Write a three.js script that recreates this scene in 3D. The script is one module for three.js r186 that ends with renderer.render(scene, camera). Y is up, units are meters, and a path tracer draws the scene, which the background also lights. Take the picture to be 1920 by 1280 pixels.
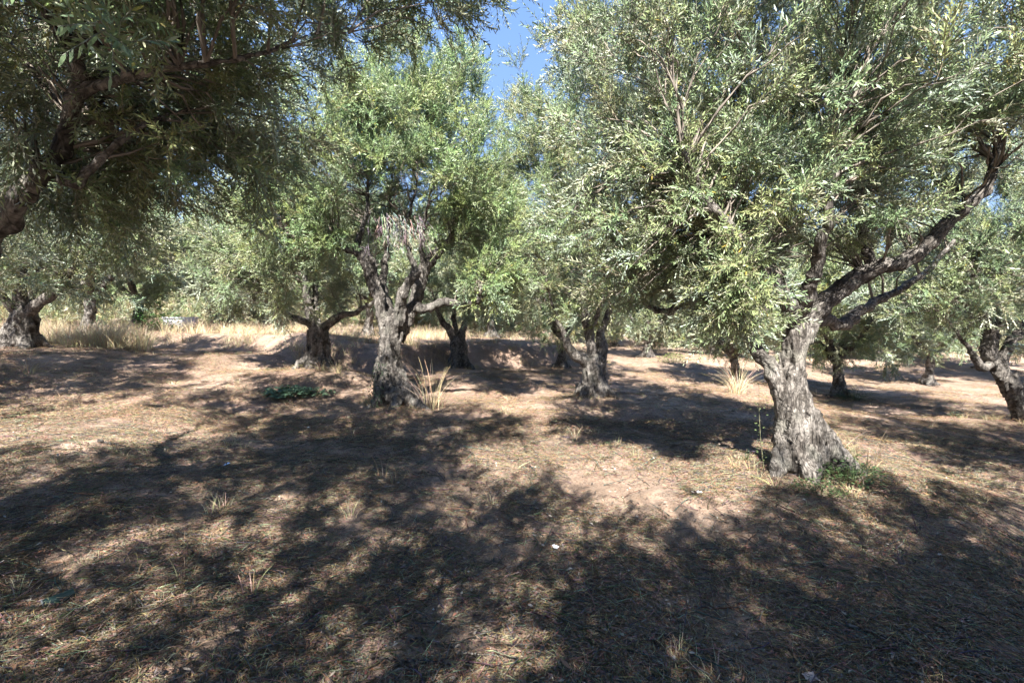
import * as THREE from 'three';
import { mergeGeometries } from 'three/addons/utils/BufferGeometryUtils.js';
import { createNoise3D, createNoise2D } from 'simplex-noise';

// ---------------------------------------------------------------- camera, sky, sun, exposure
const F = 907, CX = 960, CY = 640, HORIZON = 600, EYE = 1.6;      // photograph 1920 x 1280, about 17 mm full frame
const scene = new THREE.Scene();
const PITCH = Math.atan((CY - HORIZON) / F);
const camera = new THREE.PerspectiveCamera(2 * Math.atan(640 / F) * 180 / Math.PI, 1024 / 682, 0.05, 900);
camera.position.set(0, EYE, 0);
camera.rotation.set(-PITCH, 0, 0);
scene.add(camera);

const SUN_AZ = 6 * Math.PI / 180, SUN_EL = 52 * Math.PI / 180;   // behind the camera and to its left
const sunDir = new THREE.Vector3(-Math.sin(SUN_AZ) * Math.cos(SUN_EL), Math.sin(SUN_EL), Math.cos(SUN_AZ) * Math.cos(SUN_EL));
const sun = new THREE.DirectionalLight(new THREE.Color().setRGB(1.0, 0.945, 0.87), 5.0);
sun.name = 'sun';
sun.position.copy(sunDir).multiplyScalar(60);
sun.target.position.set(0, 0, -10);
sun.castShadow = true;
sun.shadow.radius = 1;
sun.shadow.mapSize.set(4096, 4096);
Object.assign(sun.shadow.camera, { left: -40, right: 40, top: 40, bottom: -40, near: 1, far: 140 });
scene.add(sun, sun.target);

{ // clear blue sky, paler toward the horizon
  const W = 256, H = 128, data = new Float32Array(W * H * 4);
  for (let j = 0; j < H; j++) {
    const el = ((j + 0.5) / H - 0.5) * Math.PI;                    // row 0 is the bottom
    const t = Math.pow(1 - Math.max(0, Math.sin(el)), 2.2);
    const c = [0.060 + 0.10 * t, 0.118 + 0.115 * t, 0.265 + 0.07 * t];
    for (let i = 0; i < W; i++) data.set([c[0], c[1], c[2], 1], (j * W + i) * 4);
  }
  const tex = new THREE.DataTexture(data, W, H, THREE.RGBAFormat, THREE.FloatType);
  tex.mapping = THREE.EquirectangularReflectionMapping;
  tex.magFilter = THREE.LinearFilter;
  tex.needsUpdate = true;
  scene.background = tex;
  scene.environment = tex;
}
const renderer = new THREE.WebGLRenderer({ antialias: true });
renderer.setSize(1024, 682);
renderer.toneMapping = THREE.LinearToneMapping;
renderer.toneMappingExposure = 4.0;
renderer.shadowMap.enabled = true;

// ---------------------------------------------------------------- helpers
function rngOf(seed) { let a = seed >>> 0; return () => { a = (a + 0x6D2B79F5) | 0; let t = Math.imul(a ^ (a >>> 15), 1 | a); t = (t + Math.imul(t ^ (t >>> 7), 61 | t)) ^ t; return ((t ^ (t >>> 14)) >>> 0) / 4294967296; }; }
const n3 = createNoise3D(rngOf(11)), n2 = createNoise2D(rngOf(12));
const V = (x, y, z) => new THREE.Vector3(x, y, z);
const lerp = (a, b, t) => a + (b - a) * t, clamp = (x, a = 0, b = 1) => Math.min(b, Math.max(a, x));
const smooth = (a, b, x) => { const t = clamp((x - a) / (b - a)); return t * t * (3 - 2 * t); };
const names = new Map();
function numbered(name) { const n = names.get(name) || 0; names.set(name, n + 1); return n ? `${name}_${String(n).padStart(3, '0')}` : name; }
function tag(o, label, category, group, kind) {
  if (label) o.userData.label = label;
  if (category) o.userData.category = category;
  if (group) o.userData.group = group;
  if (kind) o.userData.kind = kind;
  return o;
}
function mesh(name, geometry, material, parent) {
  const m = new THREE.Mesh(geometry, material);
  m.name = name; m.castShadow = m.receiveShadow = true;
  parent.add(m);
  return m;
}
function thing(name, label, category, p, group) {
  const g = new THREE.Group();
  g.name = numbered(name); g.position.copy(p);
  scene.add(g);
  return tag(g, label, category, group);
}
function stuffGroup(name, label, category) { const g = new THREE.Group(); g.name = name; scene.add(g); return tag(g, label, category, null, 'stuff'); }
const cosP = Math.cos(PITCH), sinP = Math.sin(PITCH);
function at(px, py, d) {                                             // a point of the photograph at depth d metres
  const x = (px - CX) / F, y = -(py - CY) / F, wy = y * cosP - sinP, wz = y * sinP + cosP;
  return V(x * d / wz, EYE + wy * d / wz, -d);
}

// ---------------------------------------------------------------- terrain
const CTRL = [[0, 0, 0], [0, 3, 0], [2.9, 4.75, 0.03], [-2, 8.5, 0.03], [1.6, 9.5, 0.04], [-4.3, 10.2, 0.48], [-10.8, 10.5, 0.95], [-6, 5, 0.3], [-5, 2, 0.15], [-2.5, 6, 0.06],
  [8.2, 12, -0.34], [5.65, 12.5, -0.07], [13.8, 16, -0.55], [9.1, 8.5, -0.3], [6, 3, -0.2], [1.57, 15, 0.1], [5.6, 20, 0.1], [-1.6, 14, 0.12], [-3, 12, 0.3], [0, 25, 0.1], [-12, 15, 0.8],
  [-12, 25, 0.8], [15, 30, -0.3], [0, 40, 0.3], [-30, 40, 1.2], [40, 40, -0.8], [0, -10, 0], [10, -8, -0.4], [-10, -8, 0.5], [-7, 13, 0.75], [3, 12, 0]];
const BANK = [[-40, 15], [-14, 14.6], [-8, 13.8], [-6.2, 12.6], [-4.6, 11.3], [-3.2, 11.6], [-2, 13.4], [-0.5, 14.9], [2, 16.2], [5, 18], [40, 24]];
const MOUNDS = [[2.88, 4.75, 0.16, 0.95], [-2.06, 8.5, 0.14, 1.0], [1.62, 9.5, 0.1, 0.7], [-4.3, 10.5, 0.1, 0.8], [-1.54, 14, 0.1, 0.8], [9.1, 8.5, 0.1, 0.9], [-10.8, 10.5, 0.1, 1]];
function ground(x, d) {
  let s = 0, w = 0;
  for (const c of CTRL) { const q = (x - c[0]) ** 2 + (d - c[1]) ** 2 + 0.5, k = 1 / (q * q); s += k * c[2]; w += k; }
  let h = s / w;
  let b = 15;
  for (let i = 0; i < BANK.length - 1; i++) if (x >= BANK[i][0] && x <= BANK[i + 1][0]) { b = lerp(BANK[i][1], BANK[i + 1][1], (x - BANK[i][0]) / (BANK[i + 1][0] - BANK[i][0])); break; }
  b += 0.25 * n2(x * 0.5, 3.3);
  const rise = lerp(0.42, 0.72, smooth(-8, -3, x)) * (1 - smooth(0.5, 4.5, x));
  h += rise * smooth(b, b + 1.5, d) * (1 - smooth(22, 40, d));
  for (const m of MOUNDS) { const q = ((x - m[0]) ** 2 + (d - m[1]) ** 2) / (m[3] * m[3]); if (q < 9) h += m[2] * Math.exp(-q); }
  const far = Math.hypot(x, d);
  h += 2.4 * smooth(26, 70, d);
  h += 0.04 * n2(x * 0.45, d * 0.45) + 0.018 * n2(x * 1.7 + 5, d * 1.7) + 0.013 * n2(x * 5.3, d * 5.3 + 9) * (1 - smooth(8, 20, far));
  if (far < 9) h += 0.0065 * n2(x * 12, d * 12) * (1 - smooth(5, 9, far));
  return h - 0.02;
}
const onGround = (x, d, up = 0) => V(x, ground(x, d) + up, -d);
function groundNormal(x, d) { const e = 0.08, hx = (ground(x + e, d) - ground(x - e, d)) / (2 * e), hd = (ground(x, d + e) - ground(x, d - e)) / (2 * e); return V(-hx, 1, hd).normalize(); }

{ // one sheet to the horizon: fine cells near the camera, wide ones far away
  const N = 420, span = 320, p = 3.2, map = t => Math.sign(t) * (Math.sinh(Math.abs(t) * p * 1.9) / Math.sinh(p * 1.9)) * span;
  const pos = [], uv = [], col = [], idx = [];
  for (let j = 0; j <= N; j++) for (let i = 0; i <= N; i++) {
    const x = map(i / N * 2 - 1), d = map(j / N * 2 - 1) + 4, h = ground(x, d);
    pos.push(x, h, -d); uv.push(x / 4, d / 4);
    const a = smooth(-0.25, 0.55, n2(x * 0.55 + 20, d * 0.55) + 0.5 * n2(x * 1.6, d * 1.6 + 40)), b = smooth(-0.1, 0.7, n2(x * 0.35 - 31, d * 0.35) + 0.45 * n2(x * 2.3 + 7, d * 2.3));
    const g = smooth(2.8, 5.6, Math.hypot(x - 1, d - 2.6) + 0.9 * n2(x * 0.8, d * 0.8 + 77));       // bare greyish soil around the viewpoint, russet litter beyond
    const soil = [0.70, 0.63, 0.565], russet = [1.04, 0.9, 0.86], straw = [1.38, 1.26, 1.19];
    for (let k = 0; k < 3; k++) col.push(lerp(lerp(lerp(soil[k], russet[k], a * lerp(0.35, 1, g)), straw[k], b * 0.8 * lerp(0.3, 1, g)), straw[k], smooth(10, 18, d) * 0.4));
  }
  for (let j = 0; j < N; j++) for (let i = 0; i < N; i++) { const a = j * (N + 1) + i, b = a + 1, c = a + N + 1, e = c + 1; idx.push(a, b, e, a, e, c); }
  const g = new THREE.BufferGeometry();
  g.setAttribute('position', new THREE.Float32BufferAttribute(pos, 3));
  g.setAttribute('uv', new THREE.Float32BufferAttribute(uv, 2));
  g.setAttribute('color', new THREE.Float32BufferAttribute(col, 3));
  g.setIndex(idx); g.computeVertexNormals();
  // colour and relief of dry soil under a felt of chopped leaves and straw
  const S = 2048, rng = rngOf(5), rgb = new Float32Array(S * S * 3), hgt = new Float32Array(S * S);
  const tile = (f, o) => { const A = new Float32Array(f * f).map(() => rng()); return (u, v) => { const x = u * f, y = v * f, i = Math.floor(x), j = Math.floor(y), a = x - i, b = y - j, s = a * a * (3 - 2 * a), t = b * b * (3 - 2 * b), q = (m, n) => A[((n % f + f) % f) * f + (m % f + f) % f]; return lerp(lerp(q(i, j), q(i + 1, j), s), lerp(q(i, j + 1), q(i + 1, j + 1), s), t); }; };
  const t1 = tile(13), t2 = tile(41), t3 = tile(160), t4 = tile(700);
  for (let j = 0; j < S; j++) for (let i = 0; i < S; i++) {
    const u = i / S, v = j / S, m = 0.35 * t1(u, v) + 0.25 * t2(u, v) + 0.2 * t3(u, v) + 0.2 * t4(u, v), k = 0.62 + 0.76 * m, q = (j * S + i) * 3;
    const w = t2(u + 0.3, v + 0.7);
    rgb[q] = 0.305 * k; rgb[q + 1] = (0.238 + 0.01 * w) * k; rgb[q + 2] = (0.186 + 0.02 * w) * k;
    hgt[j * S + i] = 0.25 * t2(u, v) + 0.25 * t3(u, v) + 0.2 * t4(u, v);
  }
  const tones = [[0.32, 0.225, 0.165], [0.25, 0.155, 0.105], [0.19, 0.135, 0.10], [0.40, 0.325, 0.25], [0.46, 0.39, 0.30], [0.29, 0.255, 0.22], [0.33, 0.195, 0.13], [0.11, 0.088, 0.072], [0.42, 0.385, 0.345]];
  for (let s = 0; s < 52000; s++) {
    const c = tones[Math.floor(rng() * tones.length)], L = 6 + rng() * rng() * 34, a = rng() * 6.283, wd = rng() < 0.35 ? 1 : 2, b0 = 0.75 + 0.5 * rng(), bend = (rng() - 0.5) * 0.05;
    if (t1(rng(), rng()) < 0.3) continue;
    let x = rng() * S, y = rng() * S, an = a;
    for (let k = 0; k < L; k++) {
      const w = (k > L * 0.2 && k < L * 0.8) ? wd : 1;
      for (let o = 0; o < w; o++) {
        const i = (Math.floor(x - Math.sin(an) * o) + S * 4) % S, j = (Math.floor(y + Math.cos(an) * o) + S * 4) % S, q = j * S + i;
        rgb[q * 3] = c[0] * b0; rgb[q * 3 + 1] = c[1] * b0; rgb[q * 3 + 2] = c[2] * b0; hgt[q] = 0.7 + 0.3 * b0 * rng();
      }
      an += bend; x += Math.cos(an); y += Math.sin(an);
    }
  }
  const enc = v => { v = clamp(v); return 255 * (v <= 0.0031308 ? 12.92 * v : 1.055 * Math.pow(v, 1 / 2.4) - 0.055); };
  const map8 = new Uint8Array(S * S * 4), bump8 = new Uint8Array(S * S * 4);
  for (let q = 0; q < S * S; q++) { map8[q * 4] = enc(rgb[q * 3]); map8[q * 4 + 1] = enc(rgb[q * 3 + 1]); map8[q * 4 + 2] = enc(rgb[q * 3 + 2]); map8[q * 4 + 3] = 255; const h = clamp(hgt[q]) * 255; bump8[q * 4] = bump8[q * 4 + 1] = bump8[q * 4 + 2] = h; bump8[q * 4 + 3] = 255; }
  const tex = (a, srgb) => { const t = new THREE.DataTexture(a, S, S); t.wrapS = t.wrapT = THREE.RepeatWrapping; t.magFilter = THREE.LinearFilter; if (srgb) t.colorSpace = THREE.SRGBColorSpace; t.needsUpdate = true; return t; };
  const mat = new THREE.MeshStandardMaterial({ map: tex(map8, true), bumpMap: tex(bump8), bumpScale: 0.012, roughness: 0.95, vertexColors: true });
  tag(mesh('ground', g, mat, scene), 'dry sandy orchard ground covered in chopped leaves and straw', 'ground', null, 'structure');
}
console.log('ground done');

// ---------------------------------------------------------------- materials
function barkMaps() {                                                // fissured, flaking old olive bark, 0.5 m to a tile
  const S = 512, r = rngOf(17);
  const tile = (fx, fy) => { const A = new Float32Array(fx * fy).map(() => r()); return (u, v) => { const x = u * fx, y = v * fy, i = Math.floor(x), j = Math.floor(y), a = x - i, b = y - j, s = a * a * (3 - 2 * a), t = b * b * (3 - 2 * b), q = (m, n) => A[((n % fy + fy) % fy) * fx + (m % fx + fx) % fx]; return lerp(lerp(q(i, j), q(i + 1, j), s), lerp(q(i, j + 1), q(i + 1, j + 1), s), t); }; };
  const w1 = tile(9, 6), w2 = tile(8, 7), a1 = tile(26, 9), a2 = tile(44, 17), a3 = tile(90, 50), a4 = tile(200, 150), b1 = tile(7, 5);
  const col = new Uint8Array(S * S * 4), bmp = new Uint8Array(S * S * 4);
  for (let j = 0; j < S; j++) for (let i = 0; i < S; i++) {
    const u0 = i / S, v0 = j / S, u = u0 + 0.05 * (w1(u0, v0) - 0.5), v = v0 + 0.07 * (w2(u0, v0) - 0.5), q = (j * S + i) * 4;
    const f1 = smooth(0, 0.16, Math.abs(a1(u, v) - 0.5)), f2 = smooth(0, 0.2, Math.abs(a2(u, v) - 0.5)), g = a3(u, v), k = a4(u, v), m = b1(u, v);
    const h = clamp(0.1 + 0.42 * f1 + 0.22 * f2 + 0.16 * g + 0.1 * k), c = clamp((0.5 + 0.2 * f1 + 0.14 * f2) * (0.8 + 0.3 * g + 0.25 * k) * (0.88 + 0.24 * m)) * 255;
    col.set([c, c * 0.985, c * 0.965, 255], q); bmp.set([h * 255, h * 255, h * 255, 255], q);
  }
  return [col, bmp].map((a, k) => { const t = new THREE.DataTexture(a, S, S); t.wrapS = t.wrapT = THREE.RepeatWrapping; t.magFilter = THREE.LinearFilter; if (!k) t.colorSpace = THREE.SRGBColorSpace; t.needsUpdate = true; return t; });
}
const [barkMap, barkBump] = barkMaps();
const M = {
  bark: new THREE.MeshStandardMaterial({ vertexColors: true, map: barkMap, bumpMap: barkBump, bumpScale: 0.012, roughness: 0.94 }),
  branch: new THREE.MeshStandardMaterial({ vertexColors: true, roughness: 0.92 }),
  twig: new THREE.MeshStandardMaterial({ color: new THREE.Color().setRGB(0.20, 0.17, 0.135), roughness: 0.9 }),
  dead: new THREE.MeshStandardMaterial({ color: new THREE.Color().setRGB(0.42, 0.38, 0.34), roughness: 0.9 }),
  leaf: new THREE.MeshStandardMaterial({ vertexColors: true, roughness: 0.42 }),
  litter: new THREE.MeshStandardMaterial({ vertexColors: true, roughness: 0.95 }),
  straw: new THREE.MeshStandardMaterial({ vertexColors: true, roughness: 0.8 }),
  weed: new THREE.MeshPhysicalMaterial({ vertexColors: true, roughness: 0.6 }),
};

// ---------------------------------------------------------------- small geometry builders
class Buf {                                                          // triangles with vertex colours
  constructor() { this.p = []; this.c = []; this.i = []; }
  v(x, y, z, c) { this.p.push(x, y, z); this.c.push(c[0], c[1], c[2]); return this.p.length / 3 - 1; }
  t(a, b, c) { this.i.push(a, b, c); }
  geo(flat) {
    let g = new THREE.BufferGeometry();
    g.setAttribute('position', new THREE.Float32BufferAttribute(this.p, 3));
    g.setAttribute('color', new THREE.Float32BufferAttribute(this.c, 3));
    g.setIndex(this.i);
    g.computeVertexNormals();
    return g;
  }
  tube(pts, radii, sides, c) {                                       // pts: Vector3[]
    let up = V(0.31, 0.17, 0.93), prev = null;
    for (let k = 0; k < pts.length; k++) {
      const dir = (k < pts.length - 1 ? pts[k + 1].clone().sub(pts[k]) : pts[k].clone().sub(pts[k - 1])).normalize();
      const a = up.clone().cross(dir).normalize(), b = dir.clone().cross(a); up = dir.clone().cross(a).negate().lerp(up, 0.5);
      const r = Array.isArray(radii) ? radii[k] : radii, row = [], cc = typeof c === 'function' ? c(pts[k], k) : c;
      for (let s = 0; s < sides; s++) { const t = s / sides * 6.28318, x = Math.cos(t) * r, y = Math.sin(t) * r; row.push(this.v(pts[k].x + a.x * x + b.x * y, pts[k].y + a.y * x + b.y * y, pts[k].z + a.z * x + b.z * y, cc)); }
      if (prev) for (let s = 0; s < sides; s++) { const q = (s + 1) % sides; this.t(prev[s], prev[q], row[q]); this.t(prev[s], row[q], row[s]); }
      prev = row;
    }
    const e = this.v(pts.at(-1).x, pts.at(-1).y, pts.at(-1).z, typeof c === 'function' ? c(pts.at(-1), 0) : c);
    for (let s = 0; s < sides; s++) this.t(prev[s], prev[(s + 1) % sides], e);
  }
  // a lance-shaped leaf from base along dir; n is its upper side. two skins: green above, pale below
  leaf(base, dir, n, L, W, top, under, curl = 0.12, full = true) {
    const s = dir.clone().cross(n).normalize(), nn = s.clone().cross(dir).normalize();
    const P = (u, w, h) => [base.x + dir.x * u * L + s.x * w * W + nn.x * h, base.y + dir.y * u * L + s.y * w * W + nn.y * h, base.z + dir.z * u * L + s.z * w * W + nn.z * h];
    const sag = u => -curl * L * u * u, lift = 0.16 * W;
    for (const side of under ? [1, -1] : [1]) {
      const c = side > 0 ? top : under, o = side > 0 ? 0 : -0.0005;
      const ids = [];
      const add = (u, w, h) => ids.push(this.v(...P(u, w, h + o), c));
      if (full) {
        add(0, 0, 0); add(0.34, -0.5, sag(0.34) + lift); add(0.4, 0.5, sag(0.4) + lift); add(0.72, -0.38, sag(0.72)); add(0.76, 0.34, sag(0.76)); add(1, 0, sag(1));
        const T = [[0, 2, 1], [1, 2, 4], [1, 4, 3], [3, 4, 5]];
        for (const [a, b, d] of T) side > 0 ? this.t(ids[a], ids[d], ids[b]) : this.t(ids[a], ids[b], ids[d]);
      } else {
        add(0, 0, 0); add(0.45, -0.5, sag(0.45)); add(0.45, 0.5, sag(0.45)); add(1, 0, sag(1));
        const T = [[0, 2, 1], [1, 2, 3]];
        for (const [a, b, d] of T) side > 0 ? this.t(ids[a], ids[d], ids[b]) : this.t(ids[a], ids[b], ids[d]);
      }
    }
  }
}
const rdir = r => { const z = r() * 2 - 1, a = r() * 6.28318, q = Math.sqrt(1 - z * z); return V(q * Math.cos(a), z, q * Math.sin(a)); };

// olive sprays: a forked shoot along +y with opposite pairs of narrow leaves
function spray(seed, full, leafScale, fruit, side) {
  const r = rngOf(seed), b = new Buf();
  const tops = [[0.20, 0.265, 0.125], [0.225, 0.285, 0.14], [0.17, 0.235, 0.11], [0.245, 0.295, 0.14]], unders = [[0.37, 0.42, 0.315], [0.34, 0.39, 0.29], [0.41, 0.45, 0.35]];
  const shoot = (p0, dir, len, n) => {
    const pts = [p0.clone()], bendv = rdir(r).multiplyScalar(0.25);
    let d = dir.clone(), p = p0.clone();
    for (let k = 0; k < 4; k++) { d.addScaledVector(bendv, 0.25).normalize(); p = p.clone().addScaledVector(d, len / 4); pts.push(p); }
    b.tube(pts, [0.0028, 0.0024, 0.002, 0.0016, 0.001], 3, [0.38, 0.35, 0.28]);
    const curve = u => { const q = Math.min(3.999, u * 4), i = Math.floor(q); return pts[i].clone().lerp(pts[i + 1], q - i); };
    const dirAt = u => { const i = Math.min(3, Math.floor(u * 4)); return pts[i + 1].clone().sub(pts[i]).normalize(); };
    let roll = r() * 6.283;
    for (let k = 0; k < n; k++) {
      const u = 0.12 + 0.88 * (k + 0.5 * r()) / n, bp = curve(u), dd = dirAt(u); roll += 1.57 + (r() - 0.5) * 0.7;
      const ref = Math.abs(dd.y) < 0.9 ? V(0, 1, 0) : V(1, 0, 0), e1 = dd.clone().cross(ref).normalize(), e2 = dd.clone().cross(e1);
      for (const side of [0, Math.PI]) {
        if (r() < 0.1) continue;
        const a = roll + side, out = e1.clone().multiplyScalar(Math.cos(a)).addScaledVector(e2, Math.sin(a));
        const open = lerp(0.95, 0.5, u) + (r() - 0.5) * 0.4, ld = dd.clone().multiplyScalar(Math.cos(open)).addScaledVector(out, Math.sin(open)).normalize();
        const nn = dd.clone().addScaledVector(out, -0.5).addScaledVector(rdir(r), 0.35).normalize();
        b.leaf(bp, ld, nn, (0.036 + 0.02 * r()) * leafScale, (0.0078 + 0.003 * r()) * leafScale, r() < 0.008 ? [0.32, 0.27, 0.06] : tops[Math.floor(r() * 4)], unders[Math.floor(r() * 3)], (r() - 0.3) * 0.25, full);
        if (fruit && r() < 0.06) { const q = bp.clone().addScaledVector(out, 0.012).add(V(0, -0.012, 0)); b.tube([q, q.clone().add(V(0, -0.006, 0)), q.clone().add(V(0, -0.013, 0)), q.clone().add(V(0, -0.018, 0))], [0.002, 0.0065, 0.006, 0.001], 5, [0.26, 0.33, 0.12]); }
      }
    }
    return { curve, dirAt };
  };
  const main = shoot(V(0, 0, 0), V(0, 1, 0), 0.36, 14);
  for (let k = 0; k < side; k++) { const u = 0.06 + 0.8 * (k + 0.6 * r()) / side, d = main.dirAt(u).addScaledVector(rdir(r), 1.05).normalize(); if (d.y < -0.1) d.y *= -1; shoot(main.curve(u).addScaledVector(rdir(r), 0.02), d.normalize(), 0.14 + 0.13 * r(), 8 + Math.floor(3 * r())); }
  return b.geo();
}
const SPRAY_NEAR = [1, 2, 3, 4].map(k => spray(100 + k, true, 1.0, k < 3, 11));
const SPRAY_FAR = [1, 2, 3].map(k => spray(200 + k, false, 1.45, false, 8));

// ---------------------------------------------------------------- gnarled wood: a smooth union of tapered bones, skinned on a grid
const BARK = 0.48;
function barkColor(x, y, z) {
  const s = n3(x * 5, y * 1.3, z * 5), f = n3(x * 22, y * 6, z * 22), g = n3(x * 48, y * 20, z * 48), l = n3(x * 3 + 9, y * 3, z * 3);
  const k = smooth(0.12, 0.85, 0.47 + 0.3 * s + 0.36 * f + 0.34 * g);
  const dark = [0.14, 0.125, 0.112], pale = [0.60, 0.57, 0.54], lich = [0.46, 0.46, 0.41];
  return [0, 1, 2].map(i => BARK * lerp(lerp(dark[i], pale[i], k), lich[i], smooth(0.35, 0.7, l) * 0.6));
}
function skin(bones, cell, { k = 0.1, flute = 0.05, lump = 0.014, color = barkColor, axis = null } = {}) {
  let lo = [1e9, 1e9, 1e9], hi = [-1e9, -1e9, -1e9];
  for (const b of bones) for (const [p, r] of [[b[0], b[1]], [b[2], b[3]]]) { const q = [p.x, p.y, p.z]; for (let a = 0; a < 3; a++) { lo[a] = Math.min(lo[a], q[a] - r * 1.3 - 0.08); hi[a] = Math.max(hi[a], q[a] + r * 1.3 + 0.08); } }
  const n = [0, 1, 2].map(a => Math.ceil((hi[a] - lo[a]) / cell) + 2), [nx, ny, nz] = n, fld = new Float32Array(nx * ny * nz).fill(1);
  const B = bones.map(b => { const ab = b[2].clone().sub(b[0]); return [b[0].x, b[0].y, b[0].z, ab.x, ab.y, ab.z, 1 / Math.max(1e-9, ab.lengthSq()), b[1], b[3]]; });
  const near = (x, y, z, list, lim) => {
    let d = 1e9, rr = 0.1, wsum = 0;
    for (const b of list) {
      const px = x - b[0], py = y - b[1], pz = z - b[2], t = clamp((px * b[3] + py * b[4] + pz * b[5]) * b[6]), qx = px - b[3] * t, qy = py - b[4] * t, qz = pz - b[5] * t, r = b[7] + (b[8] - b[7]) * t;
      const e = Math.sqrt(qx * qx + qy * qy + qz * qz) - r, kk = Math.min(k, r * 0.8);
      if (e < d) { rr = r; }
      if (d > 1e8) d = e; else { const h = Math.max(kk - Math.abs(d - e), 0) / kk; d = Math.min(d, e) - h * h * kk * 0.25; }
    }
    return [d, rr];
  };
  const BL = 6;
  for (let bz = 0; bz < nz; bz += BL) for (let by = 0; by < ny; by += BL) for (let bx = 0; bx < nx; bx += BL) {
    const x0 = lo[0] + (bx + BL / 2) * cell, y0 = lo[1] + (by + BL / 2) * cell, z0 = lo[2] + (bz + BL / 2) * cell, reach = cell * BL * 0.87 + 0.14;
    const list = B.filter(b => { const px = x0 - b[0], py = y0 - b[1], pz = z0 - b[2], t = clamp((px * b[3] + py * b[4] + pz * b[5]) * b[6]); return Math.hypot(px - b[3] * t, py - b[4] * t, pz - b[5] * t) - lerp(b[7], b[8], t) < reach; });
    if (!list.length) continue;
    for (let c = bz; c < Math.min(bz + BL, nz); c++) for (let j = by; j < Math.min(by + BL, ny); j++) for (let i = bx; i < Math.min(bx + BL, nx); i++) {
      const x = lo[0] + i * cell, y = lo[1] + j * cell, z = lo[2] + c * cell;
      let [d, r] = near(x, y, z, list);
      if (Math.abs(d) < 0.13) {
        const s = Math.min(1, r / 0.17);
        if (flute) { const f = n3(x * 4.2 + 0.6 * y, y * 0.9, z * 4.2 - 0.5 * y); d += flute * s * (1.9 * Math.abs(f) - 0.35); d += flute * 0.55 * s * n3(x * 9, y * 2.4, z * 9); }
        d += lump * Math.min(1, r / 0.12) * (0.8 * n3(x * 11, y * 8, z * 11) + 0.8 * n3(x * 25, y * 14, z * 25) + 0.2);
      }
      fld[(c * ny + j) * nx + i] = d;
    }
  }
  // naive surface nets
  const vid = new Int32Array(nx * ny * nz).fill(-1), pos = [], col = [], idx = [], at3 = (i, j, c) => fld[(c * ny + j) * nx + i];
  for (let c = 0; c < nz - 1; c++) for (let j = 0; j < ny - 1; j++) for (let i = 0; i < nx - 1; i++) {
    let m = 0; const v = [];
    for (let q = 0; q < 8; q++) { const f = at3(i + (q & 1), j + ((q >> 1) & 1), c + (q >> 2)); v.push(f); if (f < 0) m |= 1 << q; }
    if (m === 0 || m === 255) continue;
    let sx = 0, sy = 0, sz = 0, cnt = 0;
    for (const [a, b] of EDGES) if ((v[a] < 0) !== (v[b] < 0)) { const t = v[a] / (v[a] - v[b]); sx += lerp(a & 1, b & 1, t); sy += lerp((a >> 1) & 1, (b >> 1) & 1, t); sz += lerp(a >> 2, b >> 2, t); cnt++; }
    const x = lo[0] + (i + sx / cnt) * cell, y = lo[1] + (j + sy / cnt) * cell, z = lo[2] + (c + sz / cnt) * cell;
    vid[(c * ny + j) * nx + i] = pos.length / 3; pos.push(x, y, z); col.push(...color(x, y, z));
  }
  const id = (i, j, c) => vid[(c * ny + j) * nx + i], quad = (a, b, c, d, flip) => { if (a < 0 || b < 0 || c < 0 || d < 0) return; flip ? idx.push(a, b, c, a, c, d) : idx.push(a, c, b, a, d, c); };
  for (let c = 1; c < nz - 1; c++) for (let j = 1; j < ny - 1; j++) for (let i = 1; i < nx - 1; i++) {
    const s = at3(i, j, c) < 0;
    if (s !== at3(i + 1, j, c) < 0) quad(id(i, j - 1, c - 1), id(i, j, c - 1), id(i, j, c), id(i, j - 1, c), s);
    if (s !== at3(i, j + 1, c) < 0) quad(id(i - 1, j, c - 1), id(i, j, c - 1), id(i, j, c), id(i - 1, j, c), !s);
    if (s !== at3(i, j, c + 1) < 0) quad(id(i - 1, j - 1, c), id(i, j - 1, c), id(i, j, c), id(i - 1, j, c), s);
  }
  const g = new THREE.BufferGeometry();
  g.setAttribute('position', new THREE.Float32BufferAttribute(pos, 3));
  g.setAttribute('color', new THREE.Float32BufferAttribute(col, 3));
  // the grain of the bark runs along the wood
  const ax = axis ?? V(0, 1, 0), e1 = V(0.8, 0, 0.6).addScaledVector(ax, -V(0.8, 0, 0.6).dot(ax)).normalize(), e2 = ax.clone().cross(e1);
  const uv = new Float32Array(pos.length / 3 * 2), q = V(0, 0, 0); for (let i = 0; i < uv.length / 2; i++) { q.set(pos[i * 3], pos[i * 3 + 1], pos[i * 3 + 2]); uv[i * 2] = (q.dot(e1) + 0.7 * q.dot(e2)) * 2; uv[i * 2 + 1] = q.dot(ax) * 1.6 + 0.25 * q.dot(e2); }
  g.setAttribute('uv', new THREE.BufferAttribute(uv, 2));
  g.setIndex(idx); g.computeVertexNormals();
  return g;
}
const EDGES = [[0, 1], [2, 3], [4, 5], [6, 7], [0, 2], [1, 3], [4, 6], [5, 7], [0, 4], [1, 5], [2, 6], [3, 7]];

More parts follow.
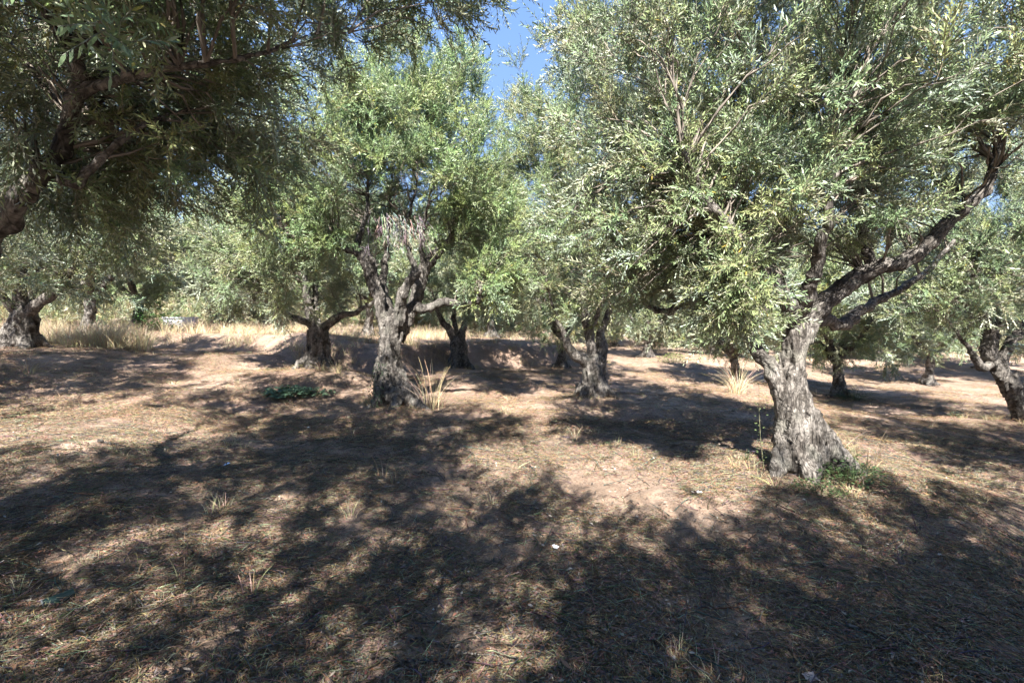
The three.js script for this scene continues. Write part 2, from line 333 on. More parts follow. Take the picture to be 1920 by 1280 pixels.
// polylines of {p, r}; smoothed so that limbs bend instead of kinking
function smoothLine(line, step, jig, seed) {
  const r = rngOf(seed), c = new THREE.CatmullRomCurve3(line.map(q => q.p), false, 'centripetal'), n = Math.max(2, Math.ceil(c.getLength() / step)), out = [];
  const rad = u => { const t = u * (line.length - 1), i = Math.min(line.length - 2, Math.floor(t)); return lerp(line[i].r, line[i + 1].r, t - i); };
  for (let k = 0; k <= n; k++) { const u = k / n, p = c.getPoint(u); if (k && k < n) p.addScaledVector(rdir(r), jig); out.push({ p, r: rad(u) }); }
  return out;
}
const bonesOf = line => line.slice(1).map((q, i) => [line[i].p, line[i].r, q.p, q.r]);

/* An olive tree. spec: base (Vector3), trunk: polylines, limbs: polylines, crown: [{c, r}] ellipsoids, tips, perTip,
   cell sizes, near: leaf detail. Everything is given in world metres and stored relative to the base. */
function oliveTree(name, label, group, spec) {
  const r = rngOf(spec.seed), root = thing(name, label, 'tree', spec.base, group), off = spec.base;
  const loc = line => line.map(q => ({ p: q.p.clone().sub(off), r: q.r }));
  const trunkLines = spec.trunk.map((l, k) => smoothLine(loc(l), 0.14, 0.012, spec.seed + k)), limbLines = spec.limbs.map((l, k) => smoothLine(loc(l), 0.13, spec.jig ?? 0.02, spec.seed + 50 + k).map(q => ({ p: q.p, r: q.r * (spec.slim ?? 0.88) })));
  // noise is looked up in the tree's own axes shifted by its seed
  const sh = (spec.seed * 7.31) % 50, shiftBones = bs => bs.map(b => [b[0].clone().addScalar(sh), b[1], b[2].clone().addScalar(sh), b[3]]);
  const tone = (x, y, z) => barkColor(x, y, z).map(v => v * (spec.trunkTone ?? 1));
  const wood = (bs, cell, o) => { const g = skin(shiftBones(bs), cell, o); g.translate(-sh, -sh, -sh); return g; };
  mesh('trunk', wood(trunkLines.flatMap(bonesOf), spec.cell, { k: 0.14, flute: spec.flute ?? 0.05, lump: 0.018, color: tone }), M.bark, root);
  for (const l of limbLines) mesh('limb', wood(bonesOf(l), spec.limbCell ?? spec.cell, { k: 0.05, flute: 0.02, lump: 0.016, color: tone, axis: l.at(-1).p.clone().sub(l[0].p).normalize() }), M.bark, root);
  // branches: every tip joins the nearest wood
  const nodes = []; for (const l of limbLines) l.forEach((q, i) => { if (i > l.length * 0.3) nodes.push({ p: q.p, r: q.r }); });
  const tips = [], E = spec.crown.map(e => ({ c: e.c.clone().sub(off), r: e.r, w: e.w ?? e.r[0] * e.r[1] * e.r[2] })), W = E.reduce((s, e) => s + e.w, 0);
  let guard = 0;
  while (tips.length < spec.tips && guard++ < spec.tips * 40) {
    let u = r() * W, e = E[0]; for (const q of E) { if ((u -= q.w) <= 0) { e = q; break; } }
    const d = rdir(r), s = Math.pow(r(), spec.fill ?? 0.42), p = V(e.c.x + d.x * e.r[0] * s, e.c.y + d.y * e.r[1] * s, e.c.z + d.z * e.r[2] * s);
    if (n3(p.x * 0.85 + sh, p.y * 0.85, p.z * 0.85) + 0.5 * n3(p.x * 2 + sh, p.y * 2, p.z * 2) < (spec.gap ?? -0.45)) continue;
    const wp = p.clone().add(off);
    if (spec.keep && !spec.keep(wp, r)) continue;
    if (wp.y < ground(wp.x, -wp.z) + (spec.skirt ?? 1.15) + 0.3 * r()) continue;
    tips.push({ p, d: Math.min(...nodes.map(q => q.p.distanceToSquared(p))) });
  }
  tips.sort((a, b) => a.d - b.d);
  const bb = new Buf(), inst = [], q4 = new THREE.Quaternion(), Y = V(0, 1, 0), wide = spec.near ? SPRAY_NEAR : SPRAY_FAR, mid = E.reduce((s, e) => s.addScaledVector(e.c, e.w / W), V(0, 0, 0));
  mid.y -= 0.6;
  for (const t of tips) {
    let best = null, bd = 1e9; for (const q of nodes) { const d = q.p.distanceToSquared(t.p) * (q.p.y > t.p.y ? 1.5 : 1) + 0.03 / (q.r + 0.01); if (d < bd) { bd = d; best = q; } }
    const len = best.p.distanceTo(t.p), n = Math.max(2, Math.ceil(len / 0.18)), pts = [best.p.clone()], r0 = Math.min(best.r * 0.75, 0.006 + 0.011 * len), rad = [r0], lift = (0.05 + 0.12 * r()) * len;
    for (let k = 1; k <= n; k++) { const u = k / n, p = best.p.clone().lerp(t.p, u); p.y += lift * Math.sin(Math.PI * u); if (k < n) p.addScaledVector(rdir(r), 0.035); pts.push(p); rad.push(lerp(r0, 0.0028, u)); nodes.push({ p, r: rad[k] }); }
    if (len > 0.06) bb.tube(pts, rad, spec.near ? 5 : 3, p => { const f = n3(p.x * 9, p.y * 9, p.z * 9); return [0.23 + 0.07 * f, 0.20 + 0.06 * f, 0.17 + 0.05 * f]; });
    const out0 = t.p.clone().sub(mid).normalize(), cnt = Math.round(spec.perTip * (0.6 + 0.8 * r()));
    for (let k = 0; k < cnt; k++) {
      const u = 1 - r() * r() * 0.75, f = u * n, i = Math.min(n - 1, Math.floor(f)), p = pts[i].clone().lerp(pts[i + 1], f - i);
      const along = pts[i + 1].clone().sub(pts[i]).normalize();
      const dir = along.multiplyScalar(0.35).addScaledVector(out0, 0.45).addScaledVector(rdir(r), 0.75);
      dir.y += (spec.up ?? 0.25) + 0.35 * out0.y; dir.normalize();
      p.addScaledVector(rdir(r), 0.07 * r());
      const w = p.clone().add(off);
      if (spec.keepSpray && !spec.keepSpray(w)) continue;
      inst.push({ p, q: q4.setFromUnitVectors(Y, dir).multiply(new THREE.Quaternion().setFromAxisAngle(Y, r() * 6.283)).clone(), s: (spec.leafSize ?? 1) * (0.75 + 0.5 * r()), v: Math.floor(r() * wide.length), k: 0.86 + 0.3 * r(), w: r() });
    }
  }
  tag(mesh('branches', bb.geo(), M.branch, root), null, null, null, 'stuff');
  const crown = new THREE.Group(); crown.name = 'crown'; crown.userData.kind = 'stuff'; root.add(crown);
  const m4 = new THREE.Matrix4(), tint = new THREE.Color(), T = spec.tint ?? [1, 1, 1];
  wide.forEach((geo, v) => {
    const L = inst.filter(q => q.v === v), im = new THREE.InstancedMesh(geo, M.leaf, L.length);
    im.name = 'leaf_sprays'; im.userData.kind = 'stuff'; im.castShadow = im.receiveShadow = true;
    L.forEach((q, k) => { im.setMatrixAt(k, m4.compose(q.p, q.q, V(q.s, q.s, q.s))); im.setColorAt(k, tint.setRGB(q.k * T[0] * (1 + 0.25 * (q.w - 0.5)), q.k * T[1], q.k * T[2] * (1 - 0.2 * (q.w - 0.5)))); });
    crown.add(im);
  });
  return root;
}
const L_ = (...a) => a.map(([px, py, d, r]) => ({ p: at(px, py, d), r }));
const farFromEye = (p, lim) => Math.hypot(p.x, p.y - EYE, p.z) > lim;

// ---------------------------------------------------------------- the trees one can see by their own shape
{ // right foreground
  const base = onGround(2.88, 4.72), G = base.y;
  const roots = [[-0.36, 0.12], [0.42, 0.3], [0.25, -0.36], [-0.13, 0.38], [0.52, 0.02]].map(([x, z]) => [{ p: V(base.x - 0.05 + x * 0.15, G + 0.5, base.z + z * 0.15), r: 0.1 }, { p: V(base.x + x * 0.45, G + 0.17, base.z + z * 0.45), r: 0.1 }, { p: V(base.x + x * 0.8, G + 0.0, base.z + z * 0.8), r: 0.075 }, { p: V(base.x + x * 1.1, G - 0.09, base.z + z * 1.1), r: 0.045 }]);
  oliveTree('olive_tree', 'large olive tree with thick pale grey trunk standing right of centre in the foreground', null, {
    seed: 3, base, trunkTone: 1.1, cell: 0.02, limbCell: 0.018, near: true, tips: 1350, perTip: 1.95, leafSize: 0.9, flute: 0.045, slim: 0.76, gap: -0.62, up: 0.55,
    trunk: [L_([1515, 925, 4.7, 0.22], [1506, 870, 4.72, 0.2], [1497, 820, 4.74, 0.175], [1488, 745, 4.76, 0.13], [1490, 680, 4.78, 0.098], [1498, 630, 4.8, 0.1], [1508, 598, 4.8, 0.11]),
      L_([1478, 770, 4.75, 0.1], [1462, 720, 4.8, 0.08], [1446, 690, 4.85, 0.065]), ...roots],
    limbs: [L_([1503, 612, 4.8, 0.13], [1530, 580, 4.78, 0.125], [1570, 545, 4.75, 0.115], [1620, 515, 4.7, 0.105], [1700, 485, 4.6, 0.09], [1760, 440, 4.55, 0.08], [1800, 395, 4.5, 0.07], [1850, 350, 4.45, 0.055], [1870, 280, 4.4, 0.045], [1890, 200, 4.4, 0.03]),
      L_([1640, 507, 4.7, 0.07], [1625, 450, 4.75, 0.06], [1610, 380, 4.8, 0.05], [1612, 300, 4.85, 0.045], [1600, 200, 4.9, 0.03], [1590, 90, 4.9, 0.018]),
      L_([1498, 615, 4.8, 0.11], [1470, 540, 4.85, 0.09], [1420, 470, 4.9, 0.08], [1395, 400, 4.95, 0.07], [1388, 330, 5, 0.05], [1375, 220, 5, 0.03], [1370, 100, 5, 0.015]),
      L_([1512, 605, 4.9, 0.085], [1545, 600, 5.05, 0.08], [1580, 607, 5.2, 0.075], [1605, 592, 5.3, 0.07], [1650, 560, 5.5, 0.06], [1730, 515, 5.7, 0.05], [1790, 450, 5.8, 0.03]),
      L_([1452, 700, 4.83, 0.085], [1425, 660, 4.95, 0.08], [1395, 615, 5.05, 0.075], [1345, 565, 5.2, 0.07], [1290, 565, 5.35, 0.06], [1245, 585, 5.45, 0.05], [1190, 545, 5.5, 0.03]),
      L_([1490, 600, 4.75, 0.09], [1460, 540, 4.4, 0.075], [1400, 460, 4.05, 0.06], [1330, 380, 3.85, 0.045], [1280, 280, 3.75, 0.03]),
      L_([1505, 590, 4.7, 0.09], [1530, 500, 4.4, 0.07], [1560, 380, 4.1, 0.05], [1570, 230, 4.0, 0.03])],
    crown: [{ c: at(1470, 190, 4.8), r: [2.3, 1.55, 1.9], w: 10 }, { c: at(1320, 430, 4.5), r: [1.35, 0.85, 0.95], w: 4 }, { c: at(1780, 260, 4.5), r: [1.3, 1.3, 1.3], w: 3.2 }, { c: at(1420, -160, 5), r: [1.7, 1.1, 1.5], w: 3.5 }, { c: at(1400, 560, 4.1), r: [0.55, 0.3, 0.3], w: 0.45 }],
    keep: p => !(p.x > 2.55 && p.x < 4.4 && p.y < 2.35 && p.z > -5.2) && !(p.x > 2.9 && -p.z < 4.85 && p.y < 1.95 + 0.9 * (p.x - 2.9)) && !(p.x < 1.9 && -p.z > 5.5 && p.y < 4.2), keepSpray: p => farFromEye(p, 2.5) && !(p.x > 2.1 && p.x < 3.5 && p.y < 2.25 && p.z > -5),
  });
}
{ // centre-left, forked, with a bunch of dead twigs
  const base = onGround(-2.06, 8.5), G = base.y;
  const roots = [[0.5, 0.35], [-0.35, 0.3], [-0.4, -0.2], [0.3, -0.4], [0.1, 0.5]].map(([x, z]) => [{ p: V(base.x + x * 0.2, G + 0.42, base.z + z * 0.2), r: 0.12 }, { p: V(base.x + x * 0.7, G + 0.08, base.z + z * 0.7), r: 0.1 }, { p: V(base.x + x * 1.25, G - 0.05, base.z + z * 1.25), r: 0.06 }]);
  const tree = oliveTree('olive_tree', 'old forked olive tree with dead twigs in its crown, left of centre', null, {
    seed: 8, base, trunkTone: 0.9, slim: 0.8, cell: 0.026, limbCell: 0.025, near: true, tips: 950, perTip: 1.75, flute: 0.06, gap: -0.55, leafSize: 1.06, tint: [0.95, 1.02, 0.84],
    trunk: [L_([738, 778, 8.5, 0.27], [733, 735, 8.5, 0.235], [730, 700, 8.5, 0.195], [730, 660, 8.5, 0.155], [731, 625, 8.5, 0.155], [730, 600, 8.5, 0.12]),
      L_([725, 625, 8.5, 0.105], [712, 575, 8.5, 0.095], [698, 520, 8.5, 0.1], [687, 485, 8.48, 0.11], [682, 472, 8.45, 0.095]),
      L_([738, 620, 8.45, 0.115], [750, 575, 8.38, 0.1], [757, 545, 8.32, 0.085], [772, 522, 8.3, 0.065], [785, 510, 8.28, 0.05]),
      L_([742, 630, 8.6, 0.14], [762, 595, 8.65, 0.13], [776, 574, 8.65, 0.13]), ...roots],
    limbs: [L_([685, 478, 8.45, 0.11], [660, 470, 8.42, 0.085], [635, 462, 8.38, 0.07], [605, 453, 8.3, 0.06], [560, 443, 8.2, 0.045], [500, 410, 8.1, 0.02]),
      L_([678, 478, 8.45, 0.08], [669, 462, 8.5, 0.07], [678, 435, 8.55, 0.055], [688, 400, 8.6, 0.05], [690, 330, 8.7, 0.035], [680, 230, 8.8, 0.02]),
      L_([768, 528, 8.3, 0.07], [776, 502, 8.35, 0.065], [766, 465, 8.4, 0.055], [760, 430, 8.45, 0.045], [775, 370, 8.5, 0.03], [790, 250, 8.6, 0.018]),
      L_([765, 592, 8.65, 0.13], [785, 545, 8.8, 0.14], [797, 505, 8.9, 0.135], [812, 482, 8.95, 0.11], [830, 462, 9, 0.08], [860, 425, 9.1, 0.06], [890, 340, 9.2, 0.03]),
      L_([775, 580, 8.62, 0.1], [800, 577, 8.55, 0.088], [832, 567, 8.5, 0.085], [868, 570, 8.45, 0.075], [896, 563, 8.4, 0.065], [899, 535, 8.4, 0.025], [893, 505, 8.4, 0.015]),
      L_([733, 600, 8.7, 0.11], [727, 570, 8.85, 0.1], [716, 535, 9, 0.09], [722, 490, 9.2, 0.07], [730, 400, 9.4, 0.04], [740, 280, 9.5, 0.02]),
      L_([797, 505, 8.85, 0.06], [790, 460, 8.75, 0.05], [800, 400, 8.6, 0.035], [820, 300, 8.5, 0.02])],
    crown: [{ c: at(725, 320, 8.7), r: [2.35, 1.25, 2.2], w: 9 }, { c: at(770, 190, 8.9), r: [1.5, 1.0, 1.5], w: 4.5 }, { c: at(560, 420, 8.4), r: [1.1, 0.75, 1.1], w: 2 }, { c: at(900, 400, 8.9), r: [1.0, 0.9, 1.0], w: 2 }, { c: at(915, 510, 8.4), r: [0.5, 0.5, 0.55], w: 1.1 }],
    keep: p => !(p.x > -2.75 && p.x < -1.4 && p.y < 3.3), keepSpray: p => !(p.x > -2.75 && p.x < -1.35 && p.y < 3.8 && p.z > -8.85),
  });
  const r = rngOf(77), db = new Buf(), a = at(700, 405, 8.35).sub(base), c = at(792, 412, 8.15).sub(base);
  for (let k = 0; k < 60; k++) {                                     // forked dead sprays, all drooping the same way
    const p = a.clone().lerp(c, Math.pow(r(), 0.9)).add(V(0.05 * (r() - 0.5), 0.12 * (r() - 0.3), 0.35 * (r() - 0.5))), d = V(0.75 * (r() - 0.15), -0.3 - 0.6 * r(), 0.5 * (r() - 0.2)).normalize(), len = 0.42 + 0.45 * r() * r(), pts = [p.clone()], tone = [0.44, 0.41, 0.37].map(x => x * (0.65 + 0.55 * r()));
    for (let q = 0; q < 5; q++) { d.addScaledVector(rdir(r), 0.17).addScaledVector(V(0, -1, 0), 0.1).normalize(); p.addScaledVector(d, len / 5); pts.push(p.clone()); }
    db.tube(pts, [0.0045, 0.0045, 0.0045, 0.004, 0.0035, 0.003], 4, tone);
    for (let f = 0; f < 2; f++) { const i = 1 + Math.floor(r() * 3), e = pts[i].clone(), d2 = d.clone().addScaledVector(rdir(r), 0.5).normalize(), sp = [e.clone()]; for (let q = 0; q < 3; q++) { d2.addScaledVector(rdir(r), 0.15).addScaledVector(V(0, -1, 0), 0.15).normalize(); e.addScaledVector(d2, len * 0.16); sp.push(e.clone()); } db.tube(sp, [0.0055, 0.005, 0.0045, 0.003], 3, tone); }
  }
  tag(mesh('dead_twigs', db.geo(), M.straw, tree), 'hanging bunch of bare pale grey dead twigs', null, null, 'stuff');
  // ivy in the hollow of the trunk foot
  const ib = new Buf();
  for (let k = 0; k < 380; k++) {
    const an = 3.5 + 1.1 * (r() - 0.5) * 2, h = Math.pow(r(), 1.4) * 0.75, rad = lerp(0.5, 0.3, h / 0.75) + 0.05 * r(), p = V(-0.05 + Math.cos(an) * rad * 0.85, h + 0.02, -Math.sin(an) * rad);
    const n = V(Math.cos(an), 0.5, -Math.sin(an)).addScaledVector(rdir(r), 0.7).normalize(), d = rdir(r).addScaledVector(V(0, -1, 0), 0.5).cross(n).normalize(), g = 0.6 + 0.7 * r();
    ib.leaf(p, d, n, 0.028 + 0.016 * r(), 0.022, [0.035 * g, 0.06 * g, 0.025 * g], [0.06 * g, 0.085 * g, 0.045 * g], 0.1, false);
  }
  tag(mesh('ivy', ib.geo(), M.weed, tree), 'dark green ivy growing up the foot of the trunk', null, null, 'stuff');
}
{ // middle distance, right of centre
  const base = onGround(1.62, 9.5), G = base.y;
  const roots = [[0.4, 0.2], [-0.3, 0.25], [-0.35, -0.2], [0.25, -0.3]].map(([x, z]) => [{ p: V(base.x + x * 0.3, G + 0.2, base.z + z * 0.3), r: 0.11 }, { p: V(base.x + x, G - 0.03, base.z + z), r: 0.06 }]);
  oliveTree('olive_tree', 'olive tree with short pale trunk and three stems just right of the centre', null, {
    seed: 15, base, trunkTone: 1.2, cell: 0.03, near: true, tips: 680, perTip: 1.65, leafSize: 1.04, gap: -0.6, up: 0.5, tint: [1.04, 1.03, 0.92],
    trunk: [L_([1117, 760, 9.5, 0.26], [1116, 730, 9.5, 0.2], [1114, 702, 9.5, 0.175], [1115, 678, 9.5, 0.19]), ...roots],
    limbs: [L_([1105, 682, 9.5, 0.12], [1090, 672, 9.45, 0.11], [1078, 667, 9.4, 0.095], [1066, 650, 9.35, 0.085], [1058, 625, 9.3, 0.06], [1030, 560, 9.2, 0.03], [1020, 460, 9.2, 0.015]),
      L_([1112, 684, 9.5, 0.11], [1108, 645, 9.5, 0.1], [1103, 618, 9.5, 0.09], [1096, 590, 9.5, 0.07], [1090, 500, 9.6, 0.045], [1085, 360, 9.7, 0.02]),
      L_([1126, 684, 9.5, 0.12], [1130, 655, 9.55, 0.11], [1126, 630, 9.6, 0.09], [1150, 560, 9.7, 0.06], [1180, 440, 9.8, 0.03]),
      L_([1104, 620, 9.5, 0.06], [1116, 600, 9.4, 0.055], [1130, 560, 9.2, 0.04], [1140, 450, 9.1, 0.02]),
      L_([1110, 640, 9.6, 0.08], [1100, 580, 10.1, 0.06], [1110, 450, 10.4, 0.03])],
    crown: [{ c: at(1100, 430, 9.5), r: [1.8, 1.9, 1.7], w: 8 }, { c: at(1120, 220, 9.8), r: [1.9, 1.6, 1.6], w: 6 }, { c: at(1000, 300, 9.8), r: [1.0, 1.4, 1.2], w: 2.6 }, { c: at(1130, 70, 10), r: [1.2, 1.1, 1.2], w: 2.2 }],
  });
}
{ // left of the forked tree, on the lip of the bank
  const base = onGround(-4.28, 10.5), G = base.y;
  const roots = [[0.35, 0.25], [-0.35, 0.25], [-0.3, -0.2], [0.3, -0.3]].map(([x, z]) => [{ p: V(base.x + x * 0.3, G + 0.2, base.z + z * 0.3), r: 0.12 }, { p: V(base.x + x, G - 0.03, base.z + z), r: 0.06 }]);
  oliveTree('olive_tree', 'squat olive tree on the edge of the low bank, left of the forked tree', null, {
    seed: 21, base, cell: 0.032, near: true, tips: 330, perTip: 2.4, leafSize: 1.22, gap: -0.42,
    trunk: [L_([592, 700, 10.5, 0.27], [594, 675, 10.5, 0.22], [598, 645, 10.5, 0.19], [597, 620, 10.5, 0.19]), ...roots],
    limbs: [L_([592, 622, 10.5, 0.11], [577, 603, 10.4, 0.09], [556, 598, 10.3, 0.07], [520, 575, 10.2, 0.04], [480, 520, 10.1, 0.02]),
      L_([593, 622, 10.5, 0.13], [583, 592, 10.5, 0.11], [576, 560, 10.55, 0.085], [570, 500, 10.6, 0.05], [560, 420, 10.7, 0.025]),
      L_([602, 622, 10.5, 0.11], [618, 605, 10.45, 0.095], [640, 592, 10.4, 0.08], [672, 583, 10.3, 0.06], [720, 550, 10.2, 0.03]),
      L_([595, 618, 10.5, 0.1], [590, 560, 10.9, 0.07], [600, 470, 11.2, 0.04])],
    crown: [{ c: at(540, 480, 10.5), r: [1.9, 1.35, 1.7], w: 8 }, { c: at(560, 380, 10.8), r: [1.5, 1.2, 1.5], w: 4 }, { c: at(470, 520, 10.3), r: [0.8, 0.7, 0.8], w: 1.2 }],
  });
}
{ // far left
  const base = onGround(-10.75, 10.5), G = base.y;
  const roots = [[0.4, 0.25], [-0.6, 0.35], [-0.35, -0.2], [0.3, -0.3]].map(([x, z]) => [{ p: V(base.x + x * 0.3, G + 0.25, base.z + z * 0.3), r: 0.15 }, { p: V(base.x + x * 1.2, G - 0.03, base.z + z * 1.2), r: 0.08 }]);
  oliveTree('olive_tree', 'gnarled olive tree with broad rooted trunk beside tall straw at the left edge', null, {
    seed: 27, slim: 0.72, base, cell: 0.032, near: true, tips: 330, perTip: 2.4, leafSize: 1.22, gap: -0.45, up: 0.1,
    trunk: [L_([25, 665, 10.5, 0.32], [35, 630, 10.5, 0.25], [43, 600, 10.5, 0.19], [45, 585, 10.5, 0.18]), ...roots],
    limbs: [L_([38, 590, 10.5, 0.17], [37, 555, 10.5, 0.16], [40, 515, 10.5, 0.13], [48, 470, 10.5, 0.09], [40, 400, 10.6, 0.04]),
      L_([48, 592, 10.5, 0.16], [75, 565, 10.4, 0.15], [108, 543, 10.35, 0.13], [132, 508, 10.3, 0.1], [155, 465, 10.2, 0.06], [190, 400, 10.2, 0.03]),
      L_([34, 595, 10.5, 0.13], [10, 560, 10.3, 0.1], [-30, 500, 10.2, 0.06]), L_([42, 590, 10.6, 0.12], [70, 520, 11.1, 0.08], [100, 430, 11.4, 0.03])],
    crown: [{ c: at(90, 430, 10.4), r: [2.3, 1.3, 1.9], w: 9 }, { c: at(-80, 420, 10.4), r: [1.6, 1.4, 1.6], w: 3 }, { c: at(230, 440, 10.2), r: [0.9, 0.9, 1.1], w: 2 }],
  });
}
{ // behind, between the forked tree and the centre
  const base = onGround(-1.54, 14), G = base.y;
  oliveTree('olive_tree', 'small olive tree with pale flared trunk in front of the dry bank, centre', null, {
    seed: 33, base, cell: 0.036, near: false, tips: 260, perTip: 3, leafSize: 1.15, gap: -0.45,
    trunk: [L_([859, 705, 14, 0.33], [859, 685, 14, 0.24], [860, 660, 14, 0.2], [858, 640, 14, 0.21]), [{ p: V(base.x + 0.15, G + 0.2, base.z + 0.1), r: 0.13 }, { p: V(base.x + 0.45, G - 0.03, base.z + 0.25), r: 0.06 }]],
    limbs: [L_([855, 645, 14, 0.14], [846, 622, 14, 0.12], [828, 600, 13.9, 0.09], [815, 560, 13.8, 0.04]), L_([862, 645, 14, 0.13], [868, 618, 14, 0.1], [880, 580, 14.1, 0.06], [890, 520, 14.2, 0.03]), L_([860, 640, 14, 0.1], [850, 590, 14.4, 0.07], [860, 520, 14.7, 0.03])],
    crown: [{ c: at(880, 500, 14), r: [2.1, 1.5, 1.9], w: 8 }, { c: at(900, 400, 14.3), r: [1.5, 1.2, 1.5], w: 3 }],
  });
}
{ // right edge
  const base = onGround(9.15, 8.5), G = base.y;
  oliveTree('olive_tree', 'olive tree whose dark bare trunk leans in from the right edge', null, {
    seed: 39, slim: 0.75, base, cell: 0.03, near: true, tips: 380, perTip: 2.4, leafSize: 1.1, gap: -0.3, up: 0.05,
    trunk: [L_([1945, 815, 8.5, 0.22], [1928, 775, 8.5, 0.165], [1905, 735, 8.5, 0.14], [1882, 700, 8.5, 0.125], [1862, 676, 8.5, 0.115])],
    limbs: [L_([1866, 682, 8.5, 0.13], [1850, 660, 8.5, 0.12], [1858, 625, 8.5, 0.11], [1845, 590, 8.45, 0.08], [1820, 550, 8.4, 0.05], [1780, 480, 8.3, 0.025]),
      L_([1860, 678, 8.5, 0.09], [1840, 690, 8.4, 0.08], [1828, 670, 8.35, 0.07], [1815, 650, 8.3, 0.05], [1780, 600, 8.2, 0.03], [1730, 560, 8.1, 0.015]),
      L_([1875, 690, 8.5, 0.11], [1890, 650, 8.6, 0.1], [1915, 620, 8.7, 0.09], [1960, 560, 8.8, 0.05]), L_([1864, 668, 8.5, 0.09], [1870, 600, 8.9, 0.07], [1880, 500, 9.2, 0.03])],
    crown: [{ c: at(1850, 500, 8.5), r: [1.9, 1.1, 1.6], w: 7 }, { c: at(1900, 360, 8.6), r: [1.8, 1.3, 1.6], w: 5 }, { c: at(1740, 570, 8.2), r: [0.9, 0.55, 0.8], w: 1.6 }],
  });
}
{ // overhead at the left: its trunk stands outside the picture
  const base = onGround(-4.3, 2.6);
  oliveTree('olive_tree', 'dark olive tree overhanging the whole upper left corner, close to the viewer', null, {
    seed: 45, slim: 0.52, base, cell: 0.026, limbCell: 0.018, near: true, tips: 920, perTip: 2.0, gap: -0.35, up: -0.05, leafSize: 0.92, tint: [0.85, 0.87, 0.82],
    trunk: [[{ p: base.clone().add(V(0, -0.1, 0)), r: 0.4 }, { p: base.clone().add(V(0.1, 0.4, 0)), r: 0.29 }, { p: base.clone().add(V(0.25, 0.95, -0.05)), r: 0.23 }, { p: base.clone().add(V(0.55, 1.35, -0.1)), r: 0.2 }, { p: at(-110, 520, 3.0), r: 0.18 }]],
    limbs: [L_([-130, 535, 3, 0.15], [-50, 480, 2.95, 0.13], [10, 415, 2.9, 0.115], [60, 350, 2.85, 0.1], [112, 275, 2.8, 0.085], [135, 195, 2.75, 0.078], [150, 100, 2.7, 0.07], [175, 10, 2.7, 0.07], [220, -120, 2.7, 0.045], [280, -260, 2.7, 0.02]),
      L_([100, 305, 2.8, 0.06], [128, 342, 2.78, 0.055], [165, 318, 2.75, 0.05], [215, 270, 2.75, 0.04], [290, 225, 2.8, 0.03], [380, 200, 2.9, 0.018]),
      L_([138, 190, 2.75, 0.065], [190, 160, 2.68, 0.055], [260, 138, 2.6, 0.05], [412, 122, 2.6, 0.035], [562, 76, 2.7, 0.024], [690, 50, 2.8, 0.014]),
      L_([150, 90, 2.7, 0.06], [260, 20, 2.8, 0.05], [420, -60, 3.0, 0.04], [620, -120, 3.2, 0.025], [760, -160, 3.3, 0.012]),
      L_([-120, 530, 3, 0.12], [-200, 380, 2.6, 0.1], [-260, 200, 2.2, 0.07], [-300, 0, 2.0, 0.04]), L_([-120, 530, 3, 0.1], [-160, 380, 3.6, 0.08], [-80, 200, 4.1, 0.05], [50, 50, 4.4, 0.03]),
      [{ p: V(-2.45, 3.0, -2.8), r: 0.08 }, { p: V(-2.0, 3.8, -1.6), r: 0.06 }, { p: V(-1.5, 4.3, -0.6), r: 0.04 }, { p: V(-1.0, 4.6, 0.2), r: 0.02 }]],
    crown: [{ c: V(-2.1, 4.1, -2.9), r: [2.1, 1.1, 1.6], w: 8 }, { c: V(-3.2, 3.4, -3.3), r: [1.2, 1.3, 1.3], w: 3 }, { c: V(-2.4, 3.0, -3.2), r: [0.75, 0.7, 0.8], w: 1.6 }, { c: V(-2.6, 4.5, -0.6), r: [1.9, 0.9, 1.5], w: 5 }, { c: V(-1.9, 3.3, -2.1), r: [0.9, 0.7, 0.45], w: 1.4 }, { c: V(-3.7, 4.0, -4.7), r: [1.8, 0.95, 1.4], w: 4 }, { c: V(-5.3, 3.9, -5.0), r: [1.5, 0.9, 1.3], w: 2.8 }, { c: V(-1.0, 4.0, -3.0), r: [0.9, 0.6, 0.9], w: 0.9 }, { c: V(-1.75, 2.95, -3.1), r: [0.5, 0.5, 0.6], w: 0.7 }],
    keep: p => farFromEye(p, 1.9) && !(p.x > -0.75 && -p.z > 1.2 && p.y < 3.2) && !(p.x > -0.15 && -p.z > 1.2), keepSpray: p => farFromEye(p, 1.55),
  });
}

